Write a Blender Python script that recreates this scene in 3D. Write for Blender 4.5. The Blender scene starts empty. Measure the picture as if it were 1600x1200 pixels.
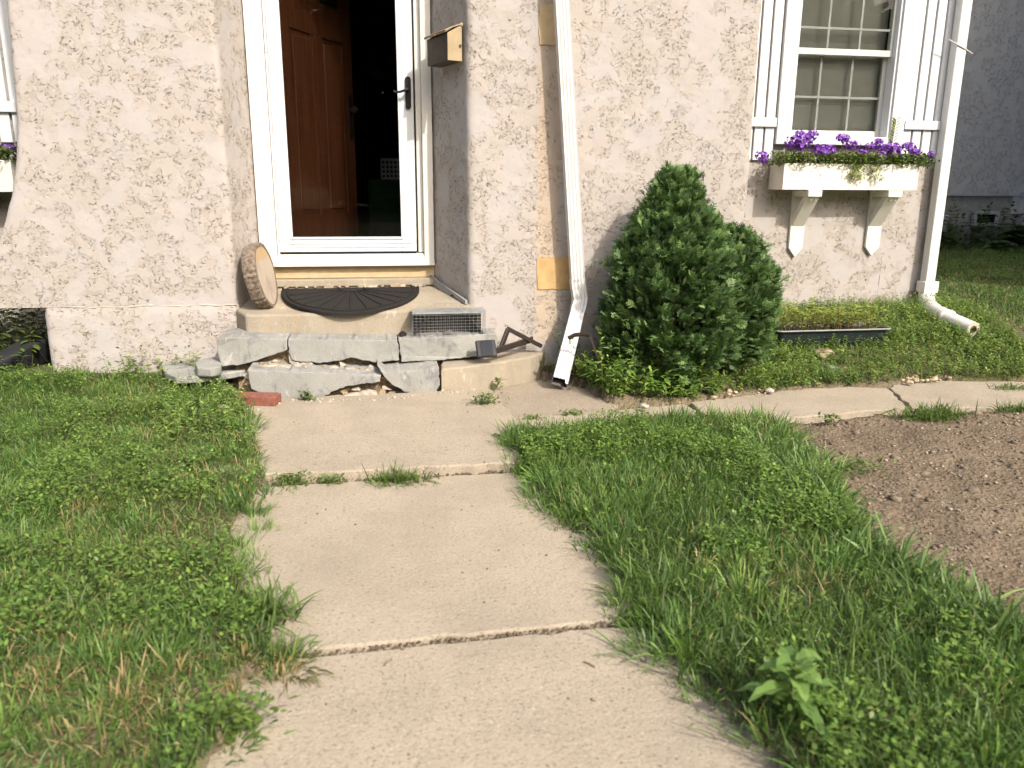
import bpy, bmesh, math, random
import numpy as np
from math import sin, cos, radians, pi
from mathutils import Vector, Matrix

S = bpy.context.scene
C = S.collection
random.seed(7)
RNG = np.random.default_rng(7)

# ------------------------------------------------------------------ camera
FPX, PITCH, YAW, ROLL, EYE = 1240.0, radians(14.0), radians(9.5), radians(0.35), 1.12
fw = Vector((sin(YAW)*cos(PITCH), cos(YAW)*cos(PITCH), -sin(PITCH)))
rt = Vector((cos(YAW), -sin(YAW), 0.0))
up = rt.cross(fw)
rt = rt*cos(ROLL) + up*sin(ROLL)
up = rt.cross(fw)
cam_d = bpy.data.cameras.new('camera')
cam = bpy.data.objects.new('camera', cam_d)
C.objects.link(cam)
S.camera = cam
M4 = Matrix((rt, up, -fw)).transposed().to_4x4()
M4.translation = Vector((0, 0, EYE))
cam.matrix_world = M4
cam_d.sensor_width = 36.0
cam_d.lens = 36.0*FPX/1600.0
cam_d.clip_start = 0.05
cam_d.clip_end = 2000
cam_d.dof.use_dof = True
cam_d.dof.focus_distance = 4.9
cam_d.dof.aperture_fstop = 4.0

# ------------------------------------------------------------------ world + sun
SUN = Vector((0.485, -1.0, 0.92)).normalized()      # towards the sun
w = bpy.data.worlds.new('World')
S.world = w
w.use_nodes = True
nt = w.node_tree
nt.nodes.clear()
sky = nt.nodes.new('ShaderNodeTexSky')
sky.sky_type = 'NISHITA'
sky.sun_disc = False
sky.sun_elevation = math.asin(SUN.z)
sky.sun_rotation = math.atan2(SUN.x, SUN.y)
sky.air_density = 1.0
sky.dust_density = 6.0
sky.ozone_density = 1.0
bg = nt.nodes.new('ShaderNodeBackground')
bg.inputs['Strength'].default_value = 0.15
wo = nt.nodes.new('ShaderNodeOutputWorld')
nt.links.new(sky.outputs[0], bg.inputs[0])
nt.links.new(bg.outputs[0], wo.inputs[0])
sl = bpy.data.lights.new('sun', 'SUN')
sl.energy = 2.6
sl.angle = radians(0.9)
sl.color = (1.0, 0.935, 0.84)
so = bpy.data.objects.new('sun', sl)
C.objects.link(so)
so.rotation_euler = SUN.to_track_quat('Z', 'Y').to_euler()
so.location = SUN*20
S.view_settings.view_transform = 'Standard'
S.view_settings.look = 'None'
S.view_settings.exposure = 0.81
S.view_settings.gamma = 1.0
S.view_settings.use_curve_mapping = False

# ------------------------------------------------------------------ measuring helpers (a sight line met with a real plane)
def ray(x, y):
    return fw*FPX + rt*(x-800) - up*(y-600)
def W(x, y, Y):
    d = ray(x, y)
    return Vector((0, 0, EYE)) + d*(Y/d.y)
def G(x, y, z=0.0):
    d = ray(x, y)
    return Vector((0, 0, EYE)) + d*((z-EYE)/d.z)

# ------------------------------------------------------------------ noise (numpy)
def _hash(ix, iy, seed):
    n = (ix.astype(np.int64)*374761393 + iy.astype(np.int64)*668265263 + seed*974711) & 0x7fffffff
    n = ((n ^ (n >> 13))*1274126177) & 0x7fffffff
    return ((n ^ (n >> 16)) & 0xffff)/65535.0
def vnoise(x, y, seed=0):
    x = np.asarray(x, float); y = np.asarray(y, float)
    ix = np.floor(x); iy = np.floor(y)
    fx = x-ix; fy = y-iy
    fx = fx*fx*(3-2*fx); fy = fy*fy*(3-2*fy)
    ix = ix.astype(np.int64); iy = iy.astype(np.int64)
    a = _hash(ix, iy, seed); b = _hash(ix+1, iy, seed)
    c = _hash(ix, iy+1, seed); d = _hash(ix+1, iy+1, seed)
    return (a*(1-fx)+b*fx)*(1-fy)+(c*(1-fx)+d*fx)*fy
def fbm(x, y, seed=0, o=3):
    s = 0; a = 1; t = 0
    for k in range(o):
        s = s+a*vnoise(np.asarray(x)*2**k, np.asarray(y)*2**k, seed+k*17); t += a; a *= .5
    return s/t
def smooth(t):
    t = np.clip(t, 0, 1)
    return t*t*(3-2*t)
def inpoly(x, y, poly):
    x = np.asarray(x); y = np.asarray(y)
    r = np.zeros(x.shape, bool)
    n = len(poly)
    for i in range(n):
        x1, y1 = poly[i][0], poly[i][1]; x2, y2 = poly[(i+1) % n][0], poly[(i+1) % n][1]
        if y1 == y2: continue
        c = ((y1 > y) != (y2 > y)) & (x < (x2-x1)*(y-y1)/(y2-y1)+x1)
        r ^= c
    return r

# ------------------------------------------------------------------ materials
def mat(name):
    m = bpy.data.materials.new(name)
    m.use_nodes = True
    n = m.node_tree
    b = n.nodes['Principled BSDF']
    return m, n, b
class NB:
    def __init__(s, n): s.n = n
    def new(s, t, **k):
        o = s.n.nodes.new(t)
        for a, v in k.items(): setattr(o, a, v)
        return o
    def link(s, a, b): s.n.links.new(a, b)
    def coord(s):
        return s.new('ShaderNodeTexCoord').outputs['Object']
    def noise(s, vec, scale, detail=2, rough=.5, dist=0.0):
        o = s.new('ShaderNodeTexNoise')
        o.inputs['Scale'].default_value = scale
        o.inputs['Detail'].default_value = detail
        o.inputs['Roughness'].default_value = rough
        o.inputs['Distortion'].default_value = dist
        s.link(vec, o.inputs['Vector'])
        return o.outputs['Fac']
    def voro(s, vec, scale, feature='F1', out='Distance'):
        o = s.new('ShaderNodeTexVoronoi', feature=feature)
        o.inputs['Scale'].default_value = scale
        s.link(vec, o.inputs['Vector'])
        return o.outputs[out]
    def step(s, v, a, b, lo=0.0, hi=1.0):
        o = s.new('ShaderNodeMapRange', interpolation_type='SMOOTHSTEP')
        s.link(v, o.inputs['Value'])
        o.inputs['From Min'].default_value = a; o.inputs['From Max'].default_value = b
        o.inputs['To Min'].default_value = lo; o.inputs['To Max'].default_value = hi
        return o.outputs['Result']
    def math(s, op, a, b=None):
        o = s.new('ShaderNodeMath', operation=op)
        for i, v in enumerate((a, b)):
            if v is None: continue
            if isinstance(v, (int, float)): o.inputs[i].default_value = v
            else: s.link(v, o.inputs[i])
        return o.outputs[0]
    def mix(s, f, a, b, mode='MIX'):
        o = s.new('ShaderNodeMix', data_type='RGBA', blend_type=mode)
        for i, v in ((0, f), (6, a), (7, b)):
            if isinstance(v, (int, float)): o.inputs[i].default_value = v
            elif isinstance(v, tuple): o.inputs[i].default_value = (*v, 1)
            else: s.link(v, o.inputs[i])
        return o.outputs[2]
    def bump(s, h, strength, dist, normal=None):
        o = s.new('ShaderNodeBump')
        o.inputs['Strength'].default_value = strength
        o.inputs['Distance'].default_value = dist
        s.link(h, o.inputs['Height'])
        if normal is not None: s.link(normal, o.inputs['Normal'])
        return o.outputs[0]
    def scalevec(s, vec, sc):
        o = s.new('ShaderNodeMapping'); o.inputs['Scale'].default_value = sc
        s.link(vec, o.inputs['Vector']); return o.outputs[0]
    def sep(s, vec):
        o = s.new('ShaderNodeSeparateXYZ'); s.link(vec, o.inputs[0]); return o.outputs

def plain(name, col, rough=.6, var=.12, scale=30, bump=.0, metal=0.0, spec=.4, dirt=None, dirtscale=4):
    m, n, b = mat(name)
    k = NB(n); v = k.coord()
    f = k.noise(v, scale, 4)
    c = k.mix(k.step(f, .3, .7), tuple(x*(1-var) for x in col), tuple(min(1, x*(1+var)) for x in col))
    if dirt:
        c = k.mix(k.step(k.noise(v, dirtscale, 5, .65), .48, .75, 0, .75), c, dirt)
    k.link(c, b.inputs['Base Color'])
    b.inputs['Roughness'].default_value = rough
    b.inputs['Metallic'].default_value = metal
    b.inputs['Specular IOR Level'].default_value = spec
    if bump:
        k.link(k.bump(f, 1.0, bump), b.inputs['Normal'])
    return m

def stucco_mat(name, hi, lo, edge, stain=None):
    m, n, b = mat(name)
    k = NB(n); v = k.coord()
    warp = k.new('ShaderNodeVectorMath', operation='ADD')
    wn = k.new('ShaderNodeTexNoise'); wn.inputs['Scale'].default_value = 9; wn.inputs['Detail'].default_value = 2
    k.link(v, wn.inputs['Vector'])
    sc = k.new('ShaderNodeVectorMath', operation='SCALE'); sc.inputs['Scale'].default_value = .12
    k.link(wn.outputs['Color'], sc.inputs[0]); k.link(v, warp.inputs[0]); k.link(sc.outputs[0], warp.inputs[1])
    wv = warp.outputs[0]
    region = k.step(k.noise(wv, 4.6, 3, .6), .40, .52)             # rough zones against trowelled ones
    wrm = k.noise(k.scalevec(v, (1, 1, 1.3)), 35, 3, .55, 1.2)
    thr = k.math('SUBTRACT', wrm, k.math('MULTIPLY', k.math('SUBTRACT', region, .5), .10))
    plateau = k.step(thr, .455, .475)                               # trowelled skin over the dash coat
    dash = k.step(k.noise(v, 17, 2, .5), .42, .54)
    pl2 = k.math('MAXIMUM', plateau, k.math('SUBTRACT', 1.0, k.math('MULTIPLY', region, dash)))
    brk = k.step(k.noise(v, 50, 2, .5), .48, .56)
    grit = k.noise(v, 150, 3, .6)
    und = k.noise(v, 14, 3, .5)
    ridge = k.math('SUBTRACT', 1.0, k.step(k.math('ABSOLUTE', k.math('SUBTRACT', thr, .455)), .0, .032))
    ridge = k.math('MULTIPLY', k.math('MULTIPLY', ridge, brk), k.math('MULTIPLY', k.math('MAXIMUM', region, .12), dash))
    h = k.math('ADD', k.math('MULTIPLY', pl2, .30), k.math('MULTIPLY', grit, k.step(region, 0, 1, .10, .32)))
    h = k.math('SUBTRACT', k.math('ADD', h, k.math('MULTIPLY', und, .8)), k.math('MULTIPLY', ridge, .9))
    big = k.noise(v, 1.7, 4, .6)
    base = k.mix(k.step(region, 0, 1, 0, .55), hi, lo)
    base = k.mix(k.step(pl2, 0, 1, .45, 0), base, lo)
    base = k.mix(k.step(big, .35, .7, 0, .45), base, (hi[0]*1.05, hi[1]*.97, hi[2]*.92))
    base = k.mix(k.step(k.noise(wv, 8, 3), .55, .72, 0, .45), base, (hi[0]*.98, hi[1]*1.0, hi[2]*1.05))
    base = k.mix(k.math('MULTIPLY', ridge, .68), base, edge)
    if stain:
        x0, x1, z0, z1, colr = stain
        s = k.sep(v)
        jit = k.math('MULTIPLY', k.math('SUBTRACT', k.noise(v, 20, 3), .5), .05)
        xx = k.math('ADD', s[0], jit)
        mx = k.math('MULTIPLY', k.step(xx, x0-.01, x0+.01), k.step(xx, x1-.012, x1+.012, 1, 0))
        mz = k.math('MULTIPLY', k.step(s[2], z0, z0+.02), k.step(s[2], z1, z1+.02, 1, 0))
        base = k.mix(k.math('MULTIPLY', k.math('MULTIPLY', mx, mz), .5), base, colr)
    k.link(base, b.inputs['Base Color'])
    b.inputs['Roughness'].default_value = .92
    b.inputs['Specular IOR Level'].default_value = .15
    k.link(k.bump(h, 1.0, .0065), b.inputs['Normal'])
    return m

def concrete_mat(name, col, dark, light, stain=None, speck=260, sc=3.0):
    m, n, b = mat(name)
    k = NB(n); v = k.coord()
    g1 = k.noise(v, speck, 3, .7)
    g2 = k.voro(v, speck*.45)
    big = k.noise(v, sc, 5, .62)
    c = k.mix(k.step(big, .35, .68), col, tuple(x*.86 for x in col))
    c = k.mix(k.step(g1, .40, .30, 0, .75), c, dark)
    c = k.mix(k.step(g1, .60, .70, 0, .55), c, light)
    c = k.mix(k.step(k.noise(v, 55, 2, .6), .66, .72, 0, .8), c, dark)
    c = k.mix(k.step(k.noise(v, 95, 3, .7), .53, .64, 0, .50), c, dark)
    c = k.mix(k.step(k.noise(k.scalevec(v, (1, 1, 1.01)), 120, 3, .7), .56, .66, 0, .5), c, light)
    c = k.mix(k.step(k.noise(v, 1.6, 6, .65), .48, .66, 0, .42), c, tuple(x*.72 for x in col))
    if stain:
        flat = k.mix(k.step(big, .35, .68), col, tuple(x*.84 for x in col))
        c = k.mix(.55, c, flat)
        c = k.mix(k.step(k.noise(k.scalevec(v, (1, 1, .55)), 9, 6, .72, .8), .52, .64, 0, .75), c, stain)
        c = k.mix(k.step(k.noise(k.scalevec(v, (1.3, 1, .5)), 12, 5, .7, .5), .58, .68, 0, .6), c, tuple(min(1, x*1.12) for x in light))
    k.link(c, b.inputs['Base Color'])
    b.inputs['Roughness'].default_value = .9
    b.inputs['Specular IOR Level'].default_value = .2
    h = k.math('ADD', k.math('MULTIPLY', g1, .5), k.math('ADD', k.math('MULTIPLY', g2, .5), k.math('MULTIPLY', k.noise(v, 28, 4), 1.2)))
    k.link(k.bump(h, .55, .004), b.inputs['Normal'])
    return m

def leaf_mat(name, trans=.35, rough=.5, spec=.35):
    m, n, b = mat(name)
    k = NB(n)
    a = k.new('ShaderNodeAttribute', attribute_name='Col')
    k.link(a.outputs['Color'], b.inputs['Base Color'])
    b.inputs['Roughness'].default_value = rough
    b.inputs['Specular IOR Level'].default_value = spec
    t = k.new('ShaderNodeBsdfTranslucent')
    hs = k.new('ShaderNodeHueSaturation')
    hs.inputs['Saturation'].default_value = 1.1; hs.inputs['Value'].default_value = 1.3
    k.link(a.outputs['Color'], hs.inputs['Color']); k.link(hs.outputs[0], t.inputs['Color'])
    mx = k.new('ShaderNodeMixShader'); mx.inputs[0].default_value = trans
    out = [o for o in n.nodes if o.type == 'OUTPUT_MATERIAL'][0]
    k.link(b.outputs[0], mx.inputs[1]); k.link(t.outputs[0], mx.inputs[2]); k.link(mx.outputs[0], out.inputs[0])
    return m

def glass_mat(name, tint, refl=1.0, f0=1.45):
    m, n, b = mat(name)
    k = NB(n)
    n.nodes.remove(b)
    out = [o for o in n.nodes if o.type == 'OUTPUT_MATERIAL'][0]
    tr = k.new('ShaderNodeBsdfTransparent'); tr.inputs[0].default_value = (*tint, 1)
    gl = k.new('ShaderNodeBsdfGlossy'); gl.inputs['Roughness'].default_value = .012
    v = k.coord()
    k.link(k.bump(k.noise(v, 2.2, 1), .06, .02), gl.inputs['Normal'])
    fr = k.new('ShaderNodeFresnel'); fr.inputs[0].default_value = f0
    mx = k.new('ShaderNodeMixShader')
    k.link(k.math('MULTIPLY', fr.outputs[0], refl), mx.inputs[0])
    k.link(tr.outputs[0], mx.inputs[1]); k.link(gl.outputs[0], mx.inputs[2]); k.link(mx.outputs[0], out.inputs[0])
    return m

def wood_mat(name, a, bcol, axis_scale=(30, 30, 1.5), rough=.45):
    m, n, b = mat(name)
    k = NB(n); v = k.coord()
    f = k.noise(k.scalevec(v, axis_scale), 1.0, 5, .6, .4)
    k.link(k.mix(k.step(f, .3, .7), a, bcol), b.inputs['Base Color'])
    b.inputs['Roughness'].default_value = rough
    k.link(k.bump(f, .3, .002), b.inputs['Normal'])
    return m

M = {}
M['stucco'] = stucco_mat('stucco', (.380, .358, .345), (.362, .325, .278), (.20, .16, .12))
VR = W(733, 250, 4.62)
sx0, sx1 = W(839, 300, 4.62).x, W(874, 300, 4.62).x
M['stucco_stain'] = stucco_mat('stucco_stained', (.380, .358, .345), (.362, .325, .278), (.20, .16, .12),
                               stain=(sx0, sx1, .2, 3.2, (.46, .345, .23)))
M['stucco_grey'] = stucco_mat('stucco_grey', (.44, .455, .46), (.41, .42, .425), (.15, .15, .15))
M['cream'] = plain('cream_mortar', (.42, .375, .32), .9, .12, 40, .004)
M['tan_plaster'] = plain('tan_plaster', (.46, .31, .14), .9, .10, 22, .002, dirt=(.37, .23, .09), dirtscale=9)
M['tan_plaster_pale'] = plain('tan_plaster_pale', (.48, .37, .22), .9, .08, 22, .002)
M['white'] = plain('white_paint', (.60, .62, .635), .38, .02, 8, 0, spec=.4)
M['white_trim'] = plain('white_trim', (.68, .655, .60), .45, .03, 14, .0008, dirt=(.72, .67, .58), dirtscale=6)
M['white_metal'] = plain('white_metal', (.62, .62, .61), .4, .03, 8, 0, dirt=(.58, .56, .51), dirtscale=7)
M['pvc'] = plain('white_pvc', (.72, .70, .66), .45, .04, 9, 0, dirt=(.50, .44, .35), dirtscale=9)
M['walk'] = concrete_mat('walk_concrete', (.352, .302, .230), (.15, .12, .085), (.47, .415, .335))
M['walk_old'] = concrete_mat('old_concrete', (.30, .253, .195), (.14, .11, .075), (.41, .36, .29), speck=190)
M['step'] = concrete_mat('step_concrete', (.30, .298, .275), (.14, .135, .125), (.42, .41, .385), stain=(.165, .17, .175), speck=330, sc=6)
M['step_warm'] = concrete_mat('warm_step_concrete', (.325, .285, .22), (.16, .13, .09), (.41, .36, .285), stain=(.35, .27, .18), speck=330, sc=6)
M['rubble'] = plain('rubble', (.27, .20, .125), .95, .35, 60, .006)
M['chip'] = plain('broken_concrete', (.38, .335, .27), .95, .2, 45, .004)
M['brick'] = plain('red_brick', (.20, .075, .052), .85, .2, 50, .003)
M['black'] = plain('black_metal', (.014, .0135, .013), .5, .1, 20, 0, spec=.2)
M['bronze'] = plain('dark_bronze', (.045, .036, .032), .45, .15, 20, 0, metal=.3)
M['gold'] = plain('aged_brass', (.33, .26, .16), .45, .1, 12, 0, metal=.35)
M['gold_dark'] = plain('shade_dark_brass', (.085, .065, .045), .5, .18, 15, 0, metal=.4)  # brass darkened in colour for the mailbox's shaded front; screw shares it
M['rubber'] = plain('black_rubber', (.020, .0185, .0175), .85, .15, 80, .0008, spec=.15)
M['plastic'] = plain('black_plastic', (.022, .023, .026), .55, .1, 14, 0, spec=.2, dirt=(.05, .045, .038), dirtscale=8)
M['solar'] = plain('solar_cell', (.005, .008, .016), .3, .2, 40, 0, spec=.04)
M['zinc'] = plain('galvanised_wire', (.34, .355, .36), .45, .12, 40, 0, metal=.5)
M['tray'] = plain('tray_plastic', (.016, .022, .026), .35, .1, 14, 0)
M['soil'] = plain('potting_soil', (.055, .038, .025), .95, .4, 60, .01)
M['pot_rock'] = plain('fieldstone', (.40, .31, .21), .9, .2, 14, .004)
M['flash'] = plain('grey_flashing', (.24, .25, .25), .6, .1, 16, .001)
M['bark'] = plain('bark', (.16, .125, .095), .95, .4, 55, .006)
M['innerdoor'] = wood_mat('stained_oak', (.135, .046, .018), (.215, .08, .034), (40, 40, 1.6), .4)
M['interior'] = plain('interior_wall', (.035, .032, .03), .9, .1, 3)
M['basket'] = plain('white_plastic', (.28, .28, .27), .4, .03, 9)
M['green_cloth'] = plain('green_fabric', (.014, .045, .016), .9, .2, 40)
M['glass'] = glass_mat('door_glass', (.78, .785, .79), .75)
M['winglass'] = glass_mat('window_glass', (.94, .95, .94), .5)
M['blind'] = plain('blind', (.47, .475, .43), .7, .05, 9)
M['sash'] = plain('sash_vinyl', (.50, .51, .48), .45, .03, 9)
M['muntin'] = plain('grille_vinyl', (.42, .43, .415), .5, .03, 9)
M['block'] = plain('foundation_block', (.42, .42, .42), .9, .15, 12, .004)
M['leaf'] = leaf_mat('leaf', .32)
M['grassm'] = leaf_mat('grass_blade', .38, .45, .35)
M['needle'] = leaf_mat('evergreen_spray', .12, .55, .3)
M['petal'] = leaf_mat('petal', .3, .6, .2)
M['stem'] = plain('stem', (.10, .13, .035), .7, .2, 20)
M['twig'] = plain('twig', (.20, .14, .09), .9, .2, 30)

def wood_slice_mats():
    m, n, b = mat('cut_wood')
    k = NB(n); v = k.coord()
    ctr = k.new('ShaderNodeVectorMath', operation='SUBTRACT'); ctr.inputs[1].default_value = (.01, .02, 0)
    k.link(v, ctr.inputs[0])
    ln = k.new('ShaderNodeVectorMath', operation='LENGTH')
    k.link(ctr.outputs[0], ln.inputs[0])
    r = k.math('ADD', ln.outputs['Value'], k.math('MULTIPLY', k.noise(v, 9, 3), .03))
    ring = k.math('SINE', k.math('MULTIPLY', r, 520))
    saw = k.noise(k.scalevec(v, (60, 4, 1)), 1.0, 4, .6)
    c = k.mix(k.step(ring, -1, 1, 0, .30), (.40, .33, .265), (.31, .24, .175))
    c = k.mix(k.step(saw, .35, .7, 0, .5), c, (.44, .385, .325))
    s = k.sep(v)
    kn = k.step(k.math('ADD', s[1], k.math('MULTIPLY', k.noise(v, 11, 2), .05)), .10, .125)
    c = k.mix(k.math('MULTIPLY', kn, .8), c, (.40, .275, .13))
    crk = k.math('ABSOLUTE', k.math('ADD', s[0], k.math('MULTIPLY', k.math('SUBTRACT', k.noise(v, 14, 3), .5), .05)))
    crm = k.math('MULTIPLY', k.step(crk, .001, .004, 1, 0), k.step(s[1], -.02, .03, 1, 0))
    c = k.mix(k.math('MULTIPLY', crm, .85), c, (.09, .06, .04))
    c = k.mix(k.step(k.noise(v, 6, 4), .5, .68, 0, .5), c, (.26, .20, .15))
    k.link(c, b.inputs['Base Color']); b.inputs['Roughness'].default_value = .8
    k.link(k.bump(k.math('ADD', saw, k.math('MULTIPLY', ring, .1)), .4, .003), b.inputs['Normal'])
    return m
M['cutwood'] = wood_slice_mats()

def ground_mat():
    m, n, b = mat('soil_ground')
    k = NB(n); v = k.coord()
    a = k.new('ShaderNodeAttribute', attribute_name='green')
    g1 = k.noise(v, 45, 5, .65); g2 = k.noise(v, 3, 4, .6); g3 = k.voro(v, 70)
    c = k.mix(k.step(g2, .3, .7), (.205, .16, .112), (.155, .12, .083))
    c = k.mix(k.step(g1, .45, .28, 0, .8), c, (.085, .058, .04))
    c = k.mix(k.step(g1, .62, .74, 0, .7), c, (.34, .26, .185))
    c = k.mix(k.step(k.noise(v, 22, 3, .6), .56, .68, 0, .75), c, (.095, .068, .046))
    c = k.mix(k.step(k.noise(v, 34, 2, .5), .64, .72, 0, .7), c, (.30, .245, .18))
    gr = k.mix(k.step(g1, .3, .7), (.045, .058, .016), (.09, .10, .03))
    c = k.mix(a.outputs['Fac'], c, gr)
    k.link(c, b.inputs['Base Color']); b.inputs['Roughness'].default_value = .95
    b.inputs['Specular IOR Level'].default_value = .1
    h = k.math('ADD', g1, k.math('ADD', k.math('MULTIPLY', g3, .5), k.math('MULTIPLY', k.noise(v, 14, 4, .6), 1.3)))
    k.link(k.bump(h, .9, .016), b.inputs['Normal'])
    return m
M['ground'] = ground_mat()

# ------------------------------------------------------------------ object helpers
def link(name, me, m=None, parent=None):
    o = bpy.data.objects.new(name, me)
    C.objects.link(o)
    if m is not None:
        for x in (m if isinstance(m, (list, tuple)) else [m]): me.materials.append(x)
    if parent is not None: o.parent = parent
    return o
def tag(o, label, cat, group=None, kind=None):
    o['label'] = label
    if cat: o['category'] = cat
    if group: o['group'] = group
    if kind: o['kind'] = kind
    return o
def thing(name, label, cat, loc=(0, 0, 0), group=None):
    o = bpy.data.objects.new(name, None)
    C.objects.link(o); o.location = loc; o.empty_display_size = .1
    return tag(o, label, cat, group)
class MB:
    """collects shapes in world space; build() makes one mesh, moved to the parent's frame"""
    def __init__(s): s.v = []; s.f = []
    def add(s, vs, fs):
        n = len(s.v); s.v += [Vector(p) for p in vs]; s.f += [tuple(i+n for i in f) for f in fs]; return s
    def box(s, a, b):
        x0, y0, z0 = a; x1, y1, z1 = b
        return s.add([(x0,y0,z0),(x1,y0,z0),(x1,y1,z0),(x0,y1,z0),(x0,y0,z1),(x1,y0,z1),(x1,y1,z1),(x0,y1,z1)],
                     [(0,3,2,1),(4,5,6,7),(0,1,5,4),(1,2,6,5),(2,3,7,6),(3,0,4,7)])
    def prism(s, pts, d):
        """pts: planar loop; extruded by vector d"""
        n = len(pts); d = Vector(d); A = [Vector(p) for p in pts]; B = [p+d for p in A]
        nr = Vector((0,0,0))
        for i in range(n): nr += A[i].cross(A[(i+1) % n])
        if nr.dot(d) > 0: A.reverse(); B.reverse()
        return s.add(A+B, [tuple(range(n)), tuple(range(2*n-1, n-1, -1))] + [(i, n+i, n+(i+1) % n, (i+1) % n)[::-1][::-1] if False else (i, n+i, n+(i+1) % n, (i+1) % n) for i in range(n)])
    def bar(s, a, b, w, h=None, upv=(0, 0, 1)):
        a = Vector(a); b = Vector(b); h = w if h is None else h
        d = (b-a).normalized(); u = Vector(upv)
        if abs(d.dot(u)) > .98: u = Vector((0, 1, 0))
        sd = d.cross(u).normalized(); u2 = sd.cross(d)
        c = [(-w/2, -h/2), (w/2, -h/2), (w/2, h/2), (-w/2, h/2)]
        return s.add([a+sd*x+u2*y for x, y in c]+[b+sd*x+u2*y for x, y in c],
                     [(0,1,2,3),(7,6,5,4),(0,4,5,1),(1,5,6,2),(2,6,7,3),(3,7,4,0)])
    def tube(s, pts, r, seg=8, caps=True):
        pts = [Vector(p) for p in pts]; n = len(pts)
        rs = r if isinstance(r, (list, tuple)) else [r]*n
        base = len(s.v); prev = None
        for i, p in enumerate(pts):
            d = ((pts[min(i+1, n-1)]-pts[max(i-1, 0)])).normalized()
            if prev is None:
                u = Vector((0,0,1)) if abs(d.z) < .9 else Vector((1,0,0))
                u = (u-d*u.dot(d)).normalized()
            else:
                u = (prev-d*prev.dot(d)).normalized()
            prev = u; q = d.cross(u)
            for k in range(seg):
                a = 2*pi*k/seg
                s.v.append(p+(u*cos(a)+q*sin(a))*rs[i])
        for i in range(n-1):
            for k in range(seg):
                a = base+i*seg+k; b = base+i*seg+(k+1) % seg
                s.f.append((a, b, b+seg, a+seg))
        if caps:
            s.f.append(tuple(base+k for k in range(seg))[::-1])
            s.f.append(tuple(base+(n-1)*seg+k for k in range(seg)))
        return s
    def sweep(s, pts, prof, side):
        """profile (list of (a,b)) swept along pts; side = vector of the profile's first axis"""
        pts = [Vector(p) for p in pts]; n = len(pts); m = len(prof); base = len(s.v); side = Vector(side).normalized()
        for i, p in enumerate(pts):
            d = (pts[min(i+1, n-1)]-pts[max(i-1, 0)]).normalized()
            q = (side-d*side.dot(d)).normalized(); u = d.cross(q)
            for a, b in prof: s.v.append(p+q*a+u*b)
        for i in range(n-1):
            for k in range(m):
                a = base+i*m+k; b = base+i*m+(k+1) % m
                s.f.append((a, b, b+m, a+m))
        return s
    def build(s, name, m, parent=None, bevel=0, smooth_=False, seg=1, rough=0, weld=False, sub=0):
        inv = Matrix.Identity(4)
        q = parent; loc = Vector((0,0,0))
        while q is not None: loc += Vector(q.location); q = q.parent
        me = bpy.data.meshes.new(name)
        me.from_pydata([tuple(p-loc) for p in s.v], [], s.f)
        bm = bmesh.new(); bm.from_mesh(me)
        if weld: bmesh.ops.remove_doubles(bm, verts=bm.verts, dist=1e-5)
        bmesh.ops.recalc_face_normals(bm, faces=bm.faces)
        if bevel: bmesh.ops.bevel(bm, geom=[e for e in bm.edges if e.is_manifold and e.calc_face_angle(0) > .5], offset=bevel, segments=seg, affect='EDGES', profile=.5)
        if sub:
            bmesh.ops.triangulate(bm, faces=[f for f in bm.faces if len(f.verts) > 4])
            bmesh.ops.subdivide_edges(bm, edges=bm.edges, cuts=sub, use_grid_fill=True)
        if rough:
            bm.normal_update()
            for v in bm.verts:
                p = v.co
                t = fbm(np.array([p.x*23+p.y*31]), np.array([p.z*27-p.y*19+p.x*7]), 5, 3)[0]-.5
                v.co = p+v.normal*t*2*rough
        bm.to_mesh(me); bm.free()
        if smooth_:
            me.polygons.foreach_set('use_smooth', [True]*len(me.polygons))
        return link(name, me, m, parent)

def npmesh(name, V, F, m, parent=None, col=None, smooth_=False, attr=None):
    """V (n,3), F (k,4) or (k,3) arrays"""
    me = bpy.data.meshes.new(name)
    V = np.ascontiguousarray(V, np.float32); F = np.ascontiguousarray(F, np.int32)
    if parent is not None:
        loc = Vector((0,0,0)); q = parent
        while q is not None: loc += Vector(q.location); q = q.parent
        V = V-np.array(loc, np.float32)
    k = F.shape[1]
    me.vertices.add(len(V)); me.vertices.foreach_set('co', V.ravel())
    me.loops.add(F.size); me.loops.foreach_set('vertex_index', F.ravel())
    me.polygons.add(len(F)); me.polygons.foreach_set('loop_start', np.arange(0, F.size, k, dtype=np.int32))
    if smooth_: me.polygons.foreach_set('use_smooth', np.ones(len(F), bool))
    if col is not None:
        a = me.attributes.new('Col', 'FLOAT_COLOR', 'POINT')
        c4 = np.ones((len(V), 4), np.float32); c4[:, :3] = col
        a.data.foreach_set('color', c4.ravel())
    if attr is not None:
        a = me.attributes.new(attr[0], 'FLOAT', 'POINT'); a.data.foreach_set('value', np.ascontiguousarray(attr[1], np.float32))
    me.update(calc_edges=True); me.validate()
    return link(name, me, m, parent)

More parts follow.
